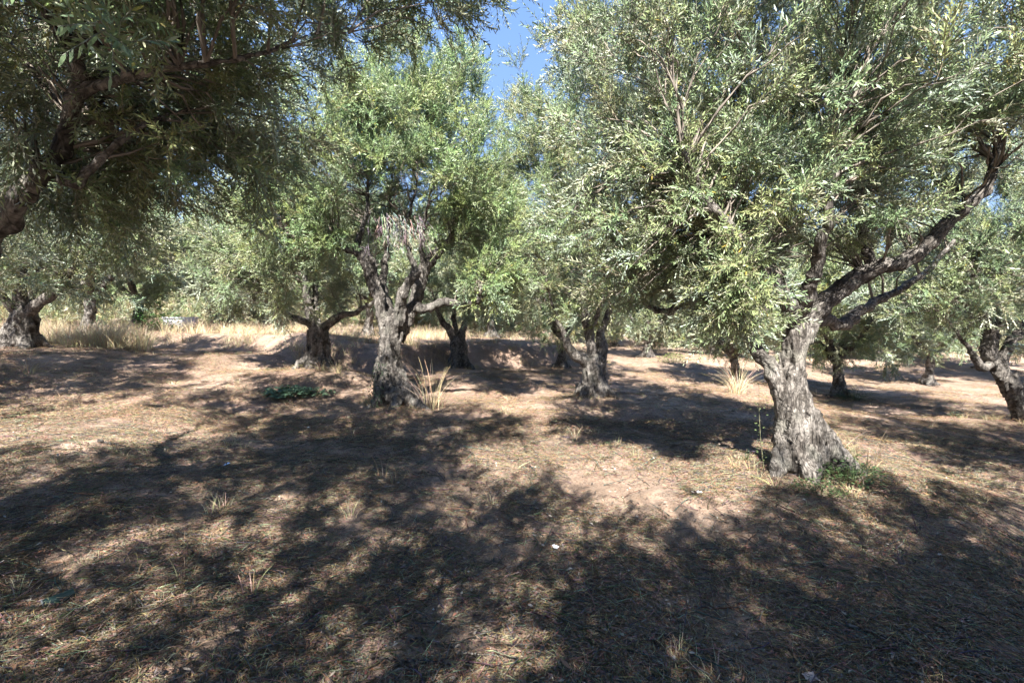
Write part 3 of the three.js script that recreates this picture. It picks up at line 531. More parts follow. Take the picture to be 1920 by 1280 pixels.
// ---------------------------------------------------------------- trees of the rows behind, and those at the viewer's back that shade the foreground
function genericSpec(seed, x, d, o = {}) {
  const r = rngOf(seed), base = onGround(x, d), H = o.h ?? 1, G = base.y, lean = V((r() - 0.5) * 0.3, 0, (r() - 0.5) * 0.3), fork = base.clone().add(V(lean.x, (0.85 + 0.3 * r()) * H, lean.z)), a0 = r() * 6.283;
  const limbs = [], nL = 4 + Math.floor(r() * 2), R = (o.r ?? 2) * H, top = o.top ?? 3.6;
  for (let k = 0; k < nL; k++) { const a = a0 + k / nL * 6.283 + 0.5 * (r() - 0.5), dx = Math.cos(a), dz = Math.sin(a), q = 0.8 + 0.4 * r(); limbs.push([{ p: fork.clone(), r: 0.12 * H }, { p: fork.clone().add(V(dx * 0.4 * q, 0.45 * H, dz * 0.4 * q)), r: 0.1 * H }, { p: fork.clone().add(V(dx * 0.75 * q, 0.95 * H, dz * 0.75 * q)), r: 0.07 * H }, { p: fork.clone().add(V(dx * R * 0.55, 1.6 * H, dz * R * 0.55)), r: 0.04 * H }, { p: fork.clone().add(V(dx * R * 0.72, 2.3 * H, dz * R * 0.72)), r: 0.015 }]); }
  return {
    seed, base, cell: o.cell ?? 0.045, near: o.near ?? false, tips: o.tips ?? 260, perTip: o.perTip ?? 2.7, leafSize: o.leafSize ?? 1.2, gap: o.gap ?? -0.45, tint: o.tint, skirt: o.skirt, keep: o.keep, keepSpray: o.keepSpray,
    trunk: [[{ p: base.clone().add(V(0, -0.12, 0)), r: 0.21 * H }, { p: base.clone().add(V(0.02, 0.15, 0)), r: 0.165 * H }, { p: base.clone().lerp(fork, 0.55), r: 0.115 * H }, { p: fork, r: 0.11 * H }], ...[0, 1, 2].map(k => { const a = a0 + k * 2.1; return [{ p: base.clone().add(V(Math.cos(a) * 0.1, 0.18, Math.sin(a) * 0.1)), r: 0.12 }, { p: base.clone().add(V(Math.cos(a) * 0.42, -0.05, Math.sin(a) * 0.42)), r: 0.06 }]; })],
    limbs, crown: o.crown ?? [{ c: base.clone().add(V(0, 2.9 * H, 0)), r: [R, 1.25 * H, R], w: 8 }, { c: base.clone().add(V(0.4 * (r() - 0.5), top * H + 0.4, 0.4 * (r() - 0.5))), r: [R * 0.75, 1.2 * H, R * 0.75], w: 4 }, { c: base.clone().add(V(R * 0.4 * (r() - 0.5), 1.75 * H, R * 0.4 * (r() - 0.5))), r: [R * 1.0, 0.85 * H, R * 1.0], w: 3.2 }],
  };
}
// [pixel column, depth, prototype, scale, turn, label]
const ROWS = [
  [1385, 12.5, 0, 0.85, 0.4, 'olive tree with a pale straw clump at its foot, left of the large trunk'],
  [1580, 12.2, 1, 0.88, 1.9, 'olive tree with green undergrowth at its foot, just right of the large trunk'],
  [1745, 16.2, 2, 0.9, 3.0, 'slim olive tree between the leaning trunk and the tree with green undergrowth'],
  [1055, 15.2, 3, 0.95, 4.2, 'shaded olive tree with dark trunk behind the three-stemmed tree'],
  [1215, 19.5, 0, 1.0, 2.2, 'olive tree with small trunk showing beneath the large crown, centre right'],
  [922, 21, 1, 1.05, 5.1, 'thin trunked olive tree on top of the bank, centre'],
  [165, 15.5, 2, 1.15, 0.9, 'olive tree half hidden in tall straw, behind the gnarled left tree'],
  [255, 19, 3, 1.2, 2.7, 'dense olive tree behind the straw, left of the white wall'],
  [430, 20.5, 0, 1.05, 3.9, 'pale olive tree just right of the white wall'],
  [525, 16.5, 1, 0.95, 0.1, 'olive tree with pale trunk standing behind the squat tree'],
  [690, 19, 2, 1.1, 1.2, 'olive tree on the bank behind the forked trunk'],
  [800, 23.5, 3, 1.15, 4.9, 'olive tree far behind the right fork of the forked tree'],
  [1340, 22, 2, 1.1, 5.6, 'olive tree far behind the tree with the straw clump'],
  [1480, 20, 3, 1.1, 0.7, 'olive tree far behind the large pale trunk'],
  [1650, 23, 0, 1.1, 1.4, 'olive tree far back between the undergrowth tree and the slim tree'],
  [1850, 20, 1, 1.1, 2.4, 'olive tree far back behind the leaning trunk'],
  [2010, 15.5, 0, 1.1, 3.3, 'olive tree behind the crown of the leaning tree at the right edge'],
  [-60, 17, 1, 1.2, 4.4, 'olive tree behind the gnarled left tree, cut by the left edge'],
  [600, 27, 3, 1.25, 2.0, 'olive tree in the last row behind the squat tree'],
  [1010, 28, 0, 1.25, 0.3, 'olive tree in the last row at the picture centre'],
  [1150, 29, 2, 1.25, 3.6, 'olive tree in the last row behind the three-stemmed tree'],
  [330, 31, 1, 1.3, 1.1, 'olive tree in the last row above the white wall'],
  [1560, 31, 3, 1.3, 5.3, 'olive tree in the last row right of the large trunk'],
  [1780, 29, 2, 1.3, 0.5, 'olive tree in the last row near the right edge'],
  [90, 28, 0, 1.3, 2.9, 'olive tree in the last row at the left'],
  [750, 33, 1, 1.35, 4.0, 'olive tree in the last row behind the fork'],
  [1280, 33, 1, 1.35, 2.6, 'olive tree in the last row, centre right'],
  [890, 35, 2, 1.4, 1.7, 'olive tree in the last row, left of the picture centre'],
  [1960, 27, 3, 1.3, 1.0, 'olive tree in the last row at the right edge'],
  [470, 36, 2, 1.4, 4.7, 'olive tree in the last row right of the white wall'],
  [200, 38, 3, 1.4, 0.2, 'olive tree in the last row left of the white wall'],
];
const protos = [];
for (const [px, d, k, s, turn, label] of ROWS) {
  const x = (px - CX) / F * d, base = onGround(x, d);
  let o = protos[k];
  if (!o) { o = protos[k] = oliveTree('olive_tree', label, 'olive trees of the rows behind', genericSpec(60 + k * 7, x, d, { r: 1.95 + 0.12 * k, skirt: 0.8, tint: [[1, 1, 1], [1.08, 1.06, 0.95], [0.95, 1, 0.97], [1.02, 1.05, 0.92]][k] })); }
  else { o = o.clone(); o.name = numbered('olive_tree'); scene.add(o); o.userData = { label, category: 'tree', group: 'olive trees of the rows behind' }; }
  o.position.copy(base); o.position.y -= 0.02; o.rotation.y = turn; o.scale.setScalar(s);
}
const OUT = 'olive trees outside the picture that shade the foreground';
const inFrame = p => { const d = -p.z; return d > 0.3 && Math.abs(p.x) < 1.08 * d + 0.35 && Math.abs(p.y - EYE) < 0.74 * d + 0.35; };
for (const [seed, x, d, o] of [
  [301, -0.7, -0.9, { r: 2.2 }], [302, 3.4, -0.7, { r: 2.0, perTip: 1.25 }], [303, -4.4, -0.9, { r: 2.2 }], [307, 1.4, -1.9, { r: 2.0, perTip: 1.5 }], [304, 6.6, 3.7, { r: 2.0 }], [305, -8.8, 6.3, { r: 2.3, perTip: 2.0, keep: null, keepSpray: null }], [306, 10.2, 4.8, { r: 2.1 }],
]) oliveTree('olive_tree', 'olive tree outside the picture whose crown shades the foreground', OUT, genericSpec(seed, x, d, { near: true, tips: 460, perTip: 1.65, leafSize: 1.1, gap: -0.7, keep: p => !inFrame(p), keepSpray: p => farFromEye(p, 1.3) && !inFrame(p), ...o }));
{ // the wood beyond the last row reads as one mass of foliage
  const g = stuffGroup('distant_foliage', 'dense mass of grey-green foliage closing the view behind the last row', 'foliage'), r = rngOf(444), L = SPRAY_FAR.map(() => []), m4 = new THREE.Matrix4(), q = new THREE.Quaternion(), e = new THREE.Euler(), t = new THREE.Color();
  for (let k = 0; k < 9500; k++) {
    const near = r() < 0.6, d = near ? 22.5 + 12 * r() : 40 + 18 * r(), x = (r() * 2 - 1) * d * 1.25, top = near ? 1.5 + 0.9 * n2(x * 0.22, 7) : 5 + 1.8 * n2(x * 0.17, d * 0.1);
    if (near && d < 26 && x < -14.5 && x > -18.5) continue;
    if (near && n2(x * 0.3 + 60, d * 0.3) < -0.3) continue;
    const y = ground(x, d) + r() * Math.max(0.4, top), s = near ? 1.7 + 0.8 * r() : 3 + 1.5 * r();
    e.set(0.9 * (r() - 0.5), r() * 6.283, 0.9 * (r() - 0.5)); L[Math.floor(r() * L.length)].push([m4.compose(V(x, y, -d), q.setFromEuler(e), V(s, s, s)).clone(), 0.8 + 0.4 * r(), near ? 0.9 + 0.5 * r() : 1]);
  }
  L.forEach((a, v) => { const im = new THREE.InstancedMesh(SPRAY_FAR[v], M.leaf, a.length); im.name = 'foliage_clumps'; im.userData.kind = 'stuff'; im.castShadow = im.receiveShadow = true; a.forEach(([m, b, c], k) => { im.setMatrixAt(k, m); im.setColorAt(k, t.setRGB(b * c, b, b * 0.95)); }); g.add(im); });
}
console.log('trees done');

// ---------------------------------------------------------------- white wall of a house glimpsed through the trees
{
  const c = at(338, 612, 24), base = onGround(c.x, 24), o = thing('white_wall', 'low whitewashed garden wall glimpsed between the trees at the left', 'wall', base);
  const white = new THREE.MeshStandardMaterial({ color: new THREE.Color().setRGB(0.52, 0.53, 0.58), roughness: 0.9 });
  const w = new THREE.BoxGeometry(1.6, 0.75, 0.22); w.translate(0, 0.17, 0); mesh('masonry', w, white, o);
  const t = new THREE.BoxGeometry(1.66, 0.06, 0.3); t.translate(0, 0.577, 0); mesh('coping', t, white, o);
}

// ---------------------------------------------------------------- ground litter, grass, weeds
const STRAWC = [[0.50, 0.40, 0.25], [0.58, 0.48, 0.31], [0.42, 0.33, 0.2], [0.62, 0.54, 0.38]];
function tuft(seed, n, hgt, spread, c = STRAWC, w = 0.0035, droop = 0.5) {
  const r = rngOf(seed), b = new Buf();
  for (let k = 0; k < n; k++) {
    const a = r() * 6.283, q = Math.sqrt(r()) * spread, p = V(Math.cos(a) * q, -0.02, Math.sin(a) * q), h = hgt * (0.45 + 0.7 * r()), out = V(Math.cos(a), 0, Math.sin(a)).addScaledVector(V(r() - 0.5, 0, r() - 0.5), 1.2), cc = c[Math.floor(r() * c.length)].map(v => v * (0.8 + 0.4 * r())), dr = droop * (0.3 + r());
    const side = V(r() - 0.5, 0, r() - 0.5).normalize().multiplyScalar(w * (0.7 + 0.6 * r()));
    let prev = null;
    for (let s = 0; s <= 4; s++) { const u = s / 4, x = p.clone().add(V(out.x * h * dr * u * u, h * u * (1 - 0.25 * dr * u), out.z * h * dr * u * u)), k2 = 1 - 0.8 * u, A = b.v(x.x - side.x * k2, x.y, x.z - side.z * k2, cc), B = b.v(x.x + side.x * k2, x.y, x.z + side.z * k2, cc); if (prev) { b.t(prev[0], prev[1], B); b.t(prev[0], B, A); } prev = [A, B]; }
  }
  return b.geo();
}
function scatter(parent, name, geos, mat, list) {                    // list: {x, d, s, tilt, k}
  const r = rngOf(list.length + 7), m4 = new THREE.Matrix4(), q = new THREE.Quaternion(), q2 = new THREE.Quaternion(), Y = V(0, 1, 0), t = new THREE.Color();
  geos.forEach((g, v) => {
    const L = list.filter((_, i) => i % geos.length === v), im = new THREE.InstancedMesh(g, mat, L.length);
    im.name = name; im.userData.kind = 'stuff'; im.castShadow = im.receiveShadow = true;
    L.forEach((o, k) => { q.setFromUnitVectors(Y, o.upright ? Y : groundNormal(o.x, o.d)); q2.setFromAxisAngle(Y, r() * 6.283); im.setMatrixAt(k, m4.compose(onGround(o.x, o.d, o.up ?? 0), q.multiply(q2), V(o.s, o.sy ?? o.s, o.s))); const b = 0.8 + 0.4 * r(), T = o.t ?? [1, 1, 1]; im.setColorAt(k, t.setRGB(b * T[0], b * T[1], b * T[2])); });
    parent.add(im);
  });
}
// a patch about 0.35 m wide of fallen leaves, chopped straw, twig ends and crumbs
function litterPatch(seed, nLeaf, nStraw, nTwig, size) {
  const r = rngOf(seed), b = new Buf(), lc = [[0.24, 0.18, 0.125], [0.17, 0.10, 0.065], [0.24, 0.125, 0.07], [0.28, 0.235, 0.175], [0.12, 0.092, 0.07], [0.19, 0.15, 0.115], [0.20, 0.15, 0.11], [0.27, 0.165, 0.10], [0.15, 0.115, 0.085]];
  const spot = () => { const a = r() * 6.283, q = Math.pow(r(), 0.6) * size; return V(Math.cos(a) * q, 0, Math.sin(a) * q); };
  for (let k = 0; k < nLeaf; k++) { const p = spot(), a = r() * 6.283, d = V(Math.cos(a), (r() - 0.45) * 0.45, Math.sin(a)).normalize(), n = V((r() - 0.5) * 1.1, 1, (r() - 0.5) * 1.1).normalize(), c = lc[Math.floor(r() * lc.length)].map(v => v * (0.75 + 0.5 * r())); p.y = 0.003 + 0.012 * r(); b.leaf(p, d, n, 0.014 + 0.03 * r() * r() + 0.006, 0.0035 + 0.0045 * r(), c, null, (r() - 0.5) * 0.5, true); }
  for (let k = 0; k < nStraw; k++) { const p = spot(), a = r() * 6.283, L = 0.03 + 0.1 * r() * r() + 0.02, d = V(Math.cos(a), (r() - 0.4) * 0.25, Math.sin(a)), c = STRAWC[Math.floor(r() * 4)].map(v => v * (0.6 + 0.45 * r())); p.y = 0.004 + 0.014 * r(); b.tube([p, p.clone().addScaledVector(d, L * 0.5).add(V(0, 0.004, 0)), p.clone().addScaledVector(d, L).add(V((r() - 0.5) * 0.02, 0, (r() - 0.5) * 0.02))], [0.0011, 0.0011, 0.0008], 3, c); }
  for (let k = 0; k < nTwig; k++) { const p = spot(), a = r() * 6.283, L = 0.05 + 0.13 * r(), d = V(Math.cos(a), (r() - 0.5) * 0.12, Math.sin(a)), c = [0.14, 0.11, 0.085].map(v => v * (0.6 + 0.8 * r())); p.y = 0.006 + 0.01 * r(); b.tube([p, p.clone().addScaledVector(d, L * 0.5).addScaledVector(rdir(r), 0.008), p.clone().addScaledVector(d, L)], [0.003, 0.0026, 0.0016], 4, c); }
  return b.geo();
}
{
  const r = rngOf(900), near = [], far = [], PL = [1, 2, 3, 4, 5].map(k => litterPatch(910 + k, 64, 20, 4, 0.2)), PF = [1, 2, 3].map(k => litterPatch(930 + k, 60, 34, 3, 0.34));
  for (let k = 0; k < 9000; k++) {
    const d = 1.3 + 6.2 * Math.pow(r(), 1.2), x = (r() * 2 - 1) * (d * 1.15 + 0.6);
    const dens = 0.5 + 0.6 * n2(x * 0.7 + 3, d * 0.7) + 0.6 * n2(x * 2.1, d * 2.1 + 8) + 0.22 * smooth(0, -2.5, x) - 0.18 * (Math.abs(x - 0.5) < 1.2 && d > 2.6 && d < 5 ? 1 : 0);
    if (r() > dens + 0.12) continue;
    near.push({ x, d, s: 0.75 + 0.5 * r() });
  }
  for (let k = 0; k < 7500; k++) { const d = 6.5 + 15 * Math.pow(r(), 1.3), x = (r() * 2 - 1) * (d * 1.15); if (r() > 0.62 + 0.5 * n2(x * 0.5 + 3, d * 0.5)) continue; far.push({ x, d, s: 0.9 + 0.7 * r(), t: [1.12, 1.02, 0.98] }); }
  const g = stuffGroup('leaf_litter', 'fallen olive leaves, straw bits and twig ends strewn over the ground', 'litter');
  scatter(g, 'litter_patches', PL, M.litter, near); scatter(g, 'litter_patches', PF, M.litter, far);
  { // larger curled chips and bark flakes, pale and dark
    const chip = seed => { const q = rngOf(seed), b = new Buf(), tn = [[0.42, 0.37, 0.31], [0.30, 0.25, 0.20], [0.10, 0.08, 0.065], [0.08, 0.066, 0.055], [0.22, 0.13, 0.085]]; for (let k = 0; k < 9; k++) { const a = q() * 6.283, p = V((q() - 0.5) * 0.7, 0.008 + 0.008 * q(), (q() - 0.5) * 0.7), c = tn[Math.floor(q() * 5)]; b.leaf(p, V(Math.cos(a), 0.12 * (q() - 0.4), Math.sin(a)).normalize(), V((q() - 0.5) * 0.7, 1, (q() - 0.5) * 0.7).normalize(), 0.03 + 0.05 * q() * q(), 0.009 + 0.009 * q(), c, c.map(v => v * 0.8), (q() - 0.5) * 0.5, true); if (k < 3) { const d = V(Math.cos(a * 2), 0.03, Math.sin(a * 2)), L = 0.1 + 0.22 * q(), w = V((q() - 0.5), 0, (q() - 0.5)).multiplyScalar(0.05), o = V((q() - 0.5) * 0.5, 0.01, (q() - 0.5) * 0.5); b.tube([o, o.clone().addScaledVector(d, L * 0.35).add(w), o.clone().addScaledVector(d, L * 0.7).addScaledVector(w, 0.4), o.clone().addScaledVector(d, L)], [0.0045, 0.004, 0.0035, 0.002], 4, [0.11, 0.09, 0.075].map(v => v * (0.7 + q()))); } } return b.geo(); };
    const L = []; for (let k = 0; k < 420; k++) { const d = 1.5 + 5.5 * Math.pow(r(), 1.3); L.push({ x: (r() * 2 - 1) * (d * 1.12 + 0.4), d, s: 0.8 + 0.4 * r() }); }
    scatter(g, 'litter_patches', [1, 2, 3, 4].map(k => chip(940 + k)), M.litter, L);
  }
  // pebbles
  const PB = [1, 2, 3].map(k => { const q = rngOf(950 + k), ge = new THREE.IcosahedronGeometry(0.011, 1), p = ge.attributes.position, col = []; const sh = k * 9; for (let i = 0; i < p.count; i++) { const f = 1 + 0.35 * n3(p.getX(i) * 90 + sh, p.getY(i) * 90, p.getZ(i) * 90); p.setXYZ(i, p.getX(i) * f, p.getY(i) * f * 0.65, p.getZ(i) * f); col.push(0.42, 0.39, 0.35); } ge.setAttribute('color', new THREE.Float32BufferAttribute(col, 3)); ge.deleteAttribute('uv'); ge.computeVertexNormals(); return ge; }), peb = [];
  for (let k = 0; k < 2600; k++) { const d = 1.4 + 7 * r() * r(), x = (r() * 2 - 1) * (d * 1.1 + 0.5); peb.push({ x, d, s: 0.25 + 0.9 * r() * r() * r() + 0.15, up: 0.002, t: r() < 0.15 ? [1.6, 1.6, 1.6] : [0.7, 0.66, 0.6] }); }
  const pg = stuffGroup('gravel', 'small pale pebbles and soil crumbs scattered on the ground', 'gravel');
  scatter(pg, 'pebbles', PB, M.litter, peb);
  // low dry grass: thin stubble everywhere, thick on the bank and behind it
  const TG = [1, 2, 3, 4].map(k => tuft(970 + k, 16, 0.16, 0.06)), TT = [1, 2, 3].map(k => tuft(980 + k, 26, 0.55, 0.12, STRAWC, 0.004, 0.6)), sg = [], tg = [];
  for (let k = 0; k < 1500; k++) { const d = 2 + 14 * r(), x = (r() * 2 - 1) * d * 1.1; if (n2(x * 0.7 + 50, d * 0.7) < (d < 6 ? 0.62 : 0.4)) continue; sg.push({ x, d, s: 0.4 + 0.7 * r(), sy: 0.3 + 0.7 * r() }); }
  for (let k = 0; k < 5200; k++) {
    const d = 10.5 + 22 * Math.pow(r(), 1.2), x = (r() * 2 - 1) * d * 1.15;
    let b = 15; for (let i = 0; i < BANK.length - 1; i++) if (x >= BANK[i][0] && x <= BANK[i + 1][0]) b = lerp(BANK[i][1], BANK[i + 1][1], (x - BANK[i][0]) / (BANK[i + 1][0] - BANK[i][0]));
    if (d < b + 0.1 || (x > 3 && n2(x * 0.4, d * 0.4) < 0.35)) continue;
    if (n2(x * 0.5 + 9, d * 0.5) < (x < -6 ? -0.3 : 0.12)) continue;
    tg.push({ x, d, s: 0.7 + 0.6 * r(), sy: 0.35 + 0.75 * r() * (0.6 + 0.6 * n2(x * 0.3, d * 0.3 + 4)) + 0.15, upright: true });
  }
  for (let k = 0; k < 420; k++) { const px = 60 + 215 * r(), d = 12.2 + 2.6 * r(), x = (px - CX) / F * d; tg.push({ x, d, s: 0.9 + 0.5 * r(), sy: 0.8 + 0.8 * r(), upright: true }); }
  for (const [tx, td, tr] of [[2.95, 4.7, 0.5], [-2.0, 8.5, 0.5], [1.62, 9.5, 0.35], [-4.28, 10.5, 0.4], [-1.54, 14, 0.4], [9.1, 8.5, 0.35]]) for (let k = 0; k < 26; k++) { const a = r() * 6.283, q = tr * (0.85 + 0.6 * r()); sg.push({ x: tx + Math.cos(a) * q, d: td + Math.sin(a) * q, s: 0.6 + 0.6 * r(), sy: 0.35 + 0.6 * r(), t: [0.9, 0.88, 0.8] }); }
  const gg = stuffGroup('dry_grass', 'dry straw-coloured grass on the bank and thin stubble over the ground', 'grass');
  scatter(gg, 'grass_tufts', TG, M.straw, sg); scatter(gg, 'grass_tufts', TT, M.straw, tg);
}
// tall dry clumps one can point at
const CLUMPS = [
  [808, 752, 8.3, 0.85, 70, 'clump of tall bent straw stalks beside the forked trunk'],
  [1385, 755, 11.2, 0.75, 130, 'thick pale straw clump at a tree foot left of the large trunk'],
  [1565, 870, 4.75, 0.45, 60, 'dry stalks standing behind the right side of the large trunk'],
  [1630, 905, 4.6, 0.42, 26, 'loose arching stalks to the right of the large trunk'],
  [630, 700, 10, 0.34, 46, 'low pale grass hummock right of the squat tree'],
  [600, 700, 10.1, 0.3, 40, 'low pale grass hummock at the foot of the squat tree'],
  [735, 895, 4.6, 0.16, 30, 'small dry grass tuft in a sun patch left of centre'],
  [715, 875, 4.75, 0.3, 5, 'three thin upright grass stalks left of centre'],
  [1080, 815, 6.3, 0.22, 14, 'short dry grass tuft in the bright middle clearing'],
  [1195, 865, 5.4, 0.18, 18, 'tiny straw tuft in front of the bright clearing'],
  [655, 810, 6.6, 0.24, 8, 'sparse grass stalks in the shade below the green plants'],
  [1520, 990, 3.75, 0.2, 10, 'small dry stalks on the shaded ground below the large trunk'],
  [1860, 950, 4.2, 0.16, 12, 'green-tipped grass tuft near the right edge'],
  [240, 1090, 2.95, 0.2, 8, 'broken upright straws in the left foreground'],
  [330, 1110, 2.85, 0.26, 7, 'group of thin grass stalks in the left foreground'],
  [455, 1130, 2.75, 0.24, 6, 'pair of standing straws left of the bottom centre'],
  [50, 715, 8.5, 0.35, 22, 'dry grass tuft at the left edge on the sunny strip'],
  [965, 885, 5, 0.12, 24, 'low tuft at the edge of the shade, centre'],
  [100, 895, 4.6, 0.16, 30, 'low grass in the shade at the left'],
  [955, 745, 9.2, 0.25, 12, 'short stalks in front of the sunny strip, centre'],
];
CLUMPS.forEach(([px, py, d, h, n, label], k) => {
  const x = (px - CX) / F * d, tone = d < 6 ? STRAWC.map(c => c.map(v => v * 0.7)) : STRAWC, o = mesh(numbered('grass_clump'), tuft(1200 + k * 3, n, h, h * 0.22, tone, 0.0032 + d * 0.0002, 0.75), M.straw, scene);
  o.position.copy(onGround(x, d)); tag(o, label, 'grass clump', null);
});
function weedGeo(seed, n, hgt, spread, L, W, top, under, low = 0.2) {
  const r = rngOf(seed), b = new Buf();
  for (let k = 0; k < n; k++) {
    const a = r() * 6.283, q = Math.sqrt(r()) * spread, p = V(Math.cos(a) * q, hgt * (low + (1 - low) * r()) * (1 - 0.5 * q / spread), Math.sin(a) * q), n_ = V((r() - 0.5) * 1.2, 1, (r() - 0.5) * 1.2).normalize(), a2 = r() * 6.283, g = 0.7 + 0.6 * r();
    b.leaf(p, V(Math.cos(a2), 0.2 * (r() - 0.5), Math.sin(a2)).normalize(), n_, L * (0.6 + 0.7 * r()), W * (0.7 + 0.6 * r()), top.map(v => v * g), under.map(v => v * g), 0.15, true);
    if (k % 3 === 0) b.tube([V(p.x * 0.5, -0.02, p.z * 0.5), V(p.x * 0.8, p.y * 0.6, p.z * 0.8), p], [0.003, 0.0025, 0.0015], 3, [0.13, 0.17, 0.07]);
  }
  return b.geo();
}
for (const [px, d, n, h, sp, L, W, top, label] of [
  [535, 8.5, 300, 0.2, 0.4, 0.075, 0.055, [0.085, 0.15, 0.085], 'spreading blue-green leafy plant left of the forked tree'],
  [590, 8.8, 170, 0.14, 0.34, 0.06, 0.045, [0.13, 0.20, 0.11], 'smaller pale green plant touching the spreading plant'],
  [1600, 4.35, 520, 0.24, 0.3, 0.03, 0.016, [0.05, 0.09, 0.03], 'dark green weeds right of the foot of the large trunk'],
  [1545, 4.15, 220, 0.13, 0.22, 0.026, 0.016, [0.06, 0.10, 0.035], 'low green weeds in front of the large trunk'],
  [1585, 4.7, 160, 0.3, 0.16, 0.035, 0.016, [0.07, 0.12, 0.04], 'upright green weeds behind the foot of the large trunk'],
  [1405, 5.1, 46, 0.16, 0.05, 0.025, 0.01, [0.07, 0.12, 0.06], 'tiny grey-green sprig left of the large trunk'],
  [1800, 9.3, 80, 0.22, 0.12, 0.06, 0.016, [0.12, 0.18, 0.10], 'pale green sprig alone on the sunny ground, far right'],
  [1605, 11.7, 260, 0.4, 0.4, 0.05, 0.02, [0.06, 0.10, 0.04], 'green undergrowth at the foot of a tree right of the large trunk'],
  [1265, 17.5, 300, 0.45, 0.6, 0.07, 0.03, [0.19, 0.24, 0.07], 'yellow-green bush low beneath the large crown, centre right'],
  [295, 16.5, 700, 1.1, 0.7, 0.09, 0.05, [0.05, 0.12, 0.03], 'dark green bush left of the white wall'],
]) { const x = (px - CX) / F * d, o = mesh(numbered('green_weed'), weedGeo(Math.round(px), n, h, sp, L, W, top, top.map(v => v * 1.5)), M.weed, scene); o.position.copy(onGround(x, d)); tag(o, label, 'weed'); }
{ // sucker shoot left of the large trunk
  const r = rngOf(61), b = new Buf(), base = onGround(2.42, 4.6), pts = [];
  for (let k = 0; k <= 8; k++) pts.push(V(0.01 * Math.sin(k) - 0.008 * k, 0.11 * k - 0.02, 0.01 * Math.cos(k * 1.3)));
  b.tube(pts, pts.map((_, k) => 0.006 - 0.0005 * k), 4, [0.2, 0.2, 0.12]);
  for (let k = 0; k < 52; k++) { const u = 0.6 + 7.4 * r(), i = Math.floor(Math.min(7, u)), p = pts[i].clone().lerp(pts[i + 1], u - i), a = r() * 6.283, side = u > 5 ? 0.14 * r() : 0.03; p.add(V(Math.cos(a) * side, 0, Math.sin(a) * side)); b.leaf(p, V(Math.cos(a), 0.4, Math.sin(a)).normalize(), V(-Math.cos(a) * 0.5, 1, -Math.sin(a) * 0.5 + 0.4).normalize(), 0.024, 0.011, [0.12, 0.17, 0.06], [0.26, 0.30, 0.2], 0.1, true); }
  const o = mesh('sucker_shoot', b.geo(), M.weed, scene); o.position.copy(base); tag(o, 'slender leafy shoot rising close left of the large trunk', 'shoot');
}
// ---------------------------------------------------------------- sticks and bits of rubbish
const stickC = (a, s) => (p, k) => { const f = n3(p.x * 30 + s, p.y * 30, p.z * 30); return a.map(v => v * (1 + 0.35 * f)); };
const STICKS = [ // px, depth, length, turn, radius, tone, label
  [800, 2.3, 0.3, 0.55, 0.016, [0.13, 0.11, 0.095], 'dark forked stick lying at the bottom centre'],
  [755, 2.16, 0.34, 0.1, 0.01, [0.12, 0.095, 0.08], 'thin brown stick along the bottom edge, centre'],
  [880, 2.2, 0.11, 0.15, 0.009, [0.5, 0.45, 0.38], 'short pale split of wood at the bottom centre'],
  [1430, 3.0, 0.42, 0.2, 0.007, [0.2, 0.165, 0.14], 'long thin twig on the shaded ground, right of centre'],
  [1365, 3.7, 0.3, 0.45, 0.006, [0.13, 0.11, 0.095], 'thin dark twig near the sun flecks, right of centre'],
  [1670, 2.35, 0.26, 0.75, 0.012, [0.12, 0.105, 0.095], 'dark stick slanting at the lower right'],
  [1500, 2.3, 0.36, 0.6, 0.008, [0.12, 0.09, 0.07], 'slanting dark twig near the bottom right'],
  [1770, 2.13, 0.13, 0.9, 0.009, [0.46, 0.42, 0.36], 'pale wood chip at the bottom right'],
  [1830, 2.9, 0.18, 0.5, 0.006, [0.5, 0.45, 0.36], 'pale straw lying in a sun streak at the right'],
  [945, 3.5, 0.16, 0.05, 0.008, [0.12, 0.1, 0.09], 'short dark twig among sun flecks at the centre'],
  [200, 5.3, 0.3, 0.05, 0.02, [0.05, 0.045, 0.04], 'black charred stick on the shaded ground at the left'],
  [630, 2.35, 0.4, -0.35, 0.009, [0.14, 0.115, 0.1], 'dark crooked twig left of the bottom centre'],
  [1240, 2.75, 0.24, 0.3, 0.006, [0.2, 0.17, 0.14], 'thin grey twig in the centre foreground'],
  [280, 2.75, 0.24, -0.4, 0.005, [0.5, 0.42, 0.28], 'long bent straw in the left foreground'],
  [90, 2.25, 0.26, 0.3, 0.004, [0.52, 0.45, 0.3], 'bent straw in the bottom left corner'],
];
STICKS.forEach(([px, d, len, turn, rad, tone, label], k) => {
  const r = rngOf(1400 + k), b = new Buf(), pts = [], rr = [], x = (px - CX) / F * d;
  for (let i = 0; i <= 7; i++) { pts.push(V((i / 7 - 0.5) * len, rad * 0.9 + 0.006 * r(), (r() - 0.5) * len * 0.07)); rr.push(rad * (1 - 0.45 * i / 7) * (0.85 + 0.3 * r())); }
  b.tube(pts, rr, 7, stickC(tone, k * 3));
  if (rad > 0.0075 && len > 0.25) b.tube([pts[3], pts[3].clone().add(V(len * 0.12, 0.004, len * 0.12)), pts[3].clone().add(V(len * 0.26, 0.002, len * 0.17))], [rad * 0.6, rad * 0.5, rad * 0.3], 5, stickC(tone, k));
  const o = mesh(numbered('fallen_stick'), b.geo(), M.straw, scene), n = groundNormal(x, d);
  o.quaternion.setFromUnitVectors(V(0, 1, 0), n).multiply(new THREE.Quaternion().setFromAxisAngle(V(0, 1, 0), -turn));
  o.position.copy(onGround(x, d, 0.012)); tag(o, label, 'stick');
});
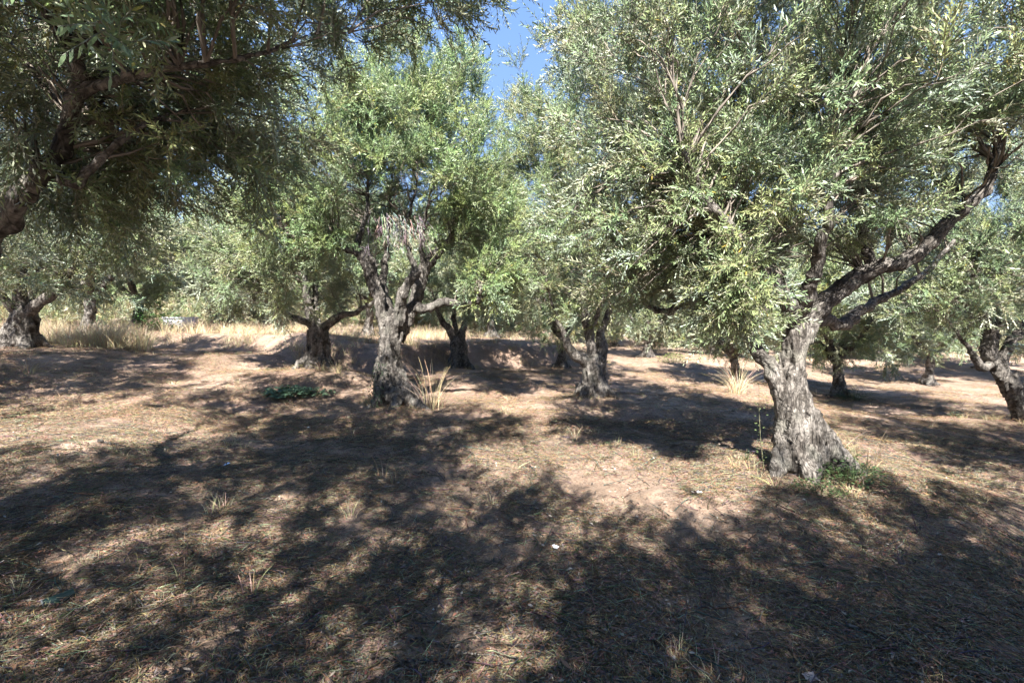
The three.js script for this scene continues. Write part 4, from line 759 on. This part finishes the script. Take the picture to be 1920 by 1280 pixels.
function scrap(name, label, px, d, w, h, color, seed) {
  const r = rngOf(seed), g = new THREE.PlaneGeometry(w, h, 6, 4); g.rotateX(-Math.PI / 2);
  const p = g.attributes.position; for (let i = 0; i < p.count; i++) p.setXYZ(i, p.getX(i) + 0.006 * (r() - 0.5), 0.012 + 0.016 * r(), p.getZ(i) + 0.006 * (r() - 0.5));
  g.computeVertexNormals();
  const x = (px - CX) / F * d, o = mesh(numbered(name), g, new THREE.MeshStandardMaterial({ color: new THREE.Color().setRGB(...color), roughness: 0.6, side: THREE.DoubleSide }), scene);
  o.position.copy(onGround(x, d, 0.008)); o.rotation.y = r() * 3; tag(o, label, 'scrap');
}
scrap('plastic_scrap', 'crumpled pale blue scrap in the shade at the left', 418, 5.0, 0.075, 0.035, [0.28, 0.42, 0.66], 5);
scrap('paper_scrap', 'small white scrap on the ground below the large trunk', 1317, 4.2, 0.045, 0.03, [0.75, 0.76, 0.74], 6);
scrap('paper_scrap', 'white torn scrap among sun flecks in the centre foreground', 1043, 3.25, 0.05, 0.03, [0.72, 0.74, 0.75], 7);
scrap('paper_scrap', 'small white scrap near the spreading plant', 575, 6.9, 0.05, 0.03, [0.78, 0.8, 0.82], 8);
scrap('paper_scrap', 'crumpled pinkish paper at the bottom edge, right of centre', 1540, 2.12, 0.06, 0.045, [0.62, 0.5, 0.44], 9);
{ // dark length of pipe half buried in straw
  const g = new THREE.CylinderGeometry(0.026, 0.03, 0.13, 20, 6, true), p = g.attributes.position; for (let i = 0; i < p.count; i++) p.setXYZ(i, p.getX(i) * (1 + 0.12 * n3(p.getX(i) * 20, p.getY(i) * 12, 1)), p.getY(i), p.getZ(i) * 0.85);
  g.computeVertexNormals();
  const x = (88 - CX) / F * 2.62, o = thing('plastic_tube', 'dark green dented plastic tube half buried in straw at the lower left', 'tube', onGround(x, 2.62, 0.008));
  const m = mesh('tube_wall', g, new THREE.MeshStandardMaterial({ color: new THREE.Color().setRGB(0.012, 0.03, 0.028), roughness: 0.4, side: THREE.DoubleSide }), o);
  const e = new THREE.TorusGeometry(0.029, 0.004, 8, 20); e.rotateX(Math.PI / 2); e.translate(0, -0.066, 0); const m2 = mesh('rim', e, new THREE.MeshStandardMaterial({ color: new THREE.Color().setRGB(0.16, 0.17, 0.18), roughness: 0.6 }), o);
  o.quaternion.setFromUnitVectors(V(0, 1, 0), V(0.62, 0.1, -0.78).normalize());
}
console.log('all done');
renderer.render(scene, camera);
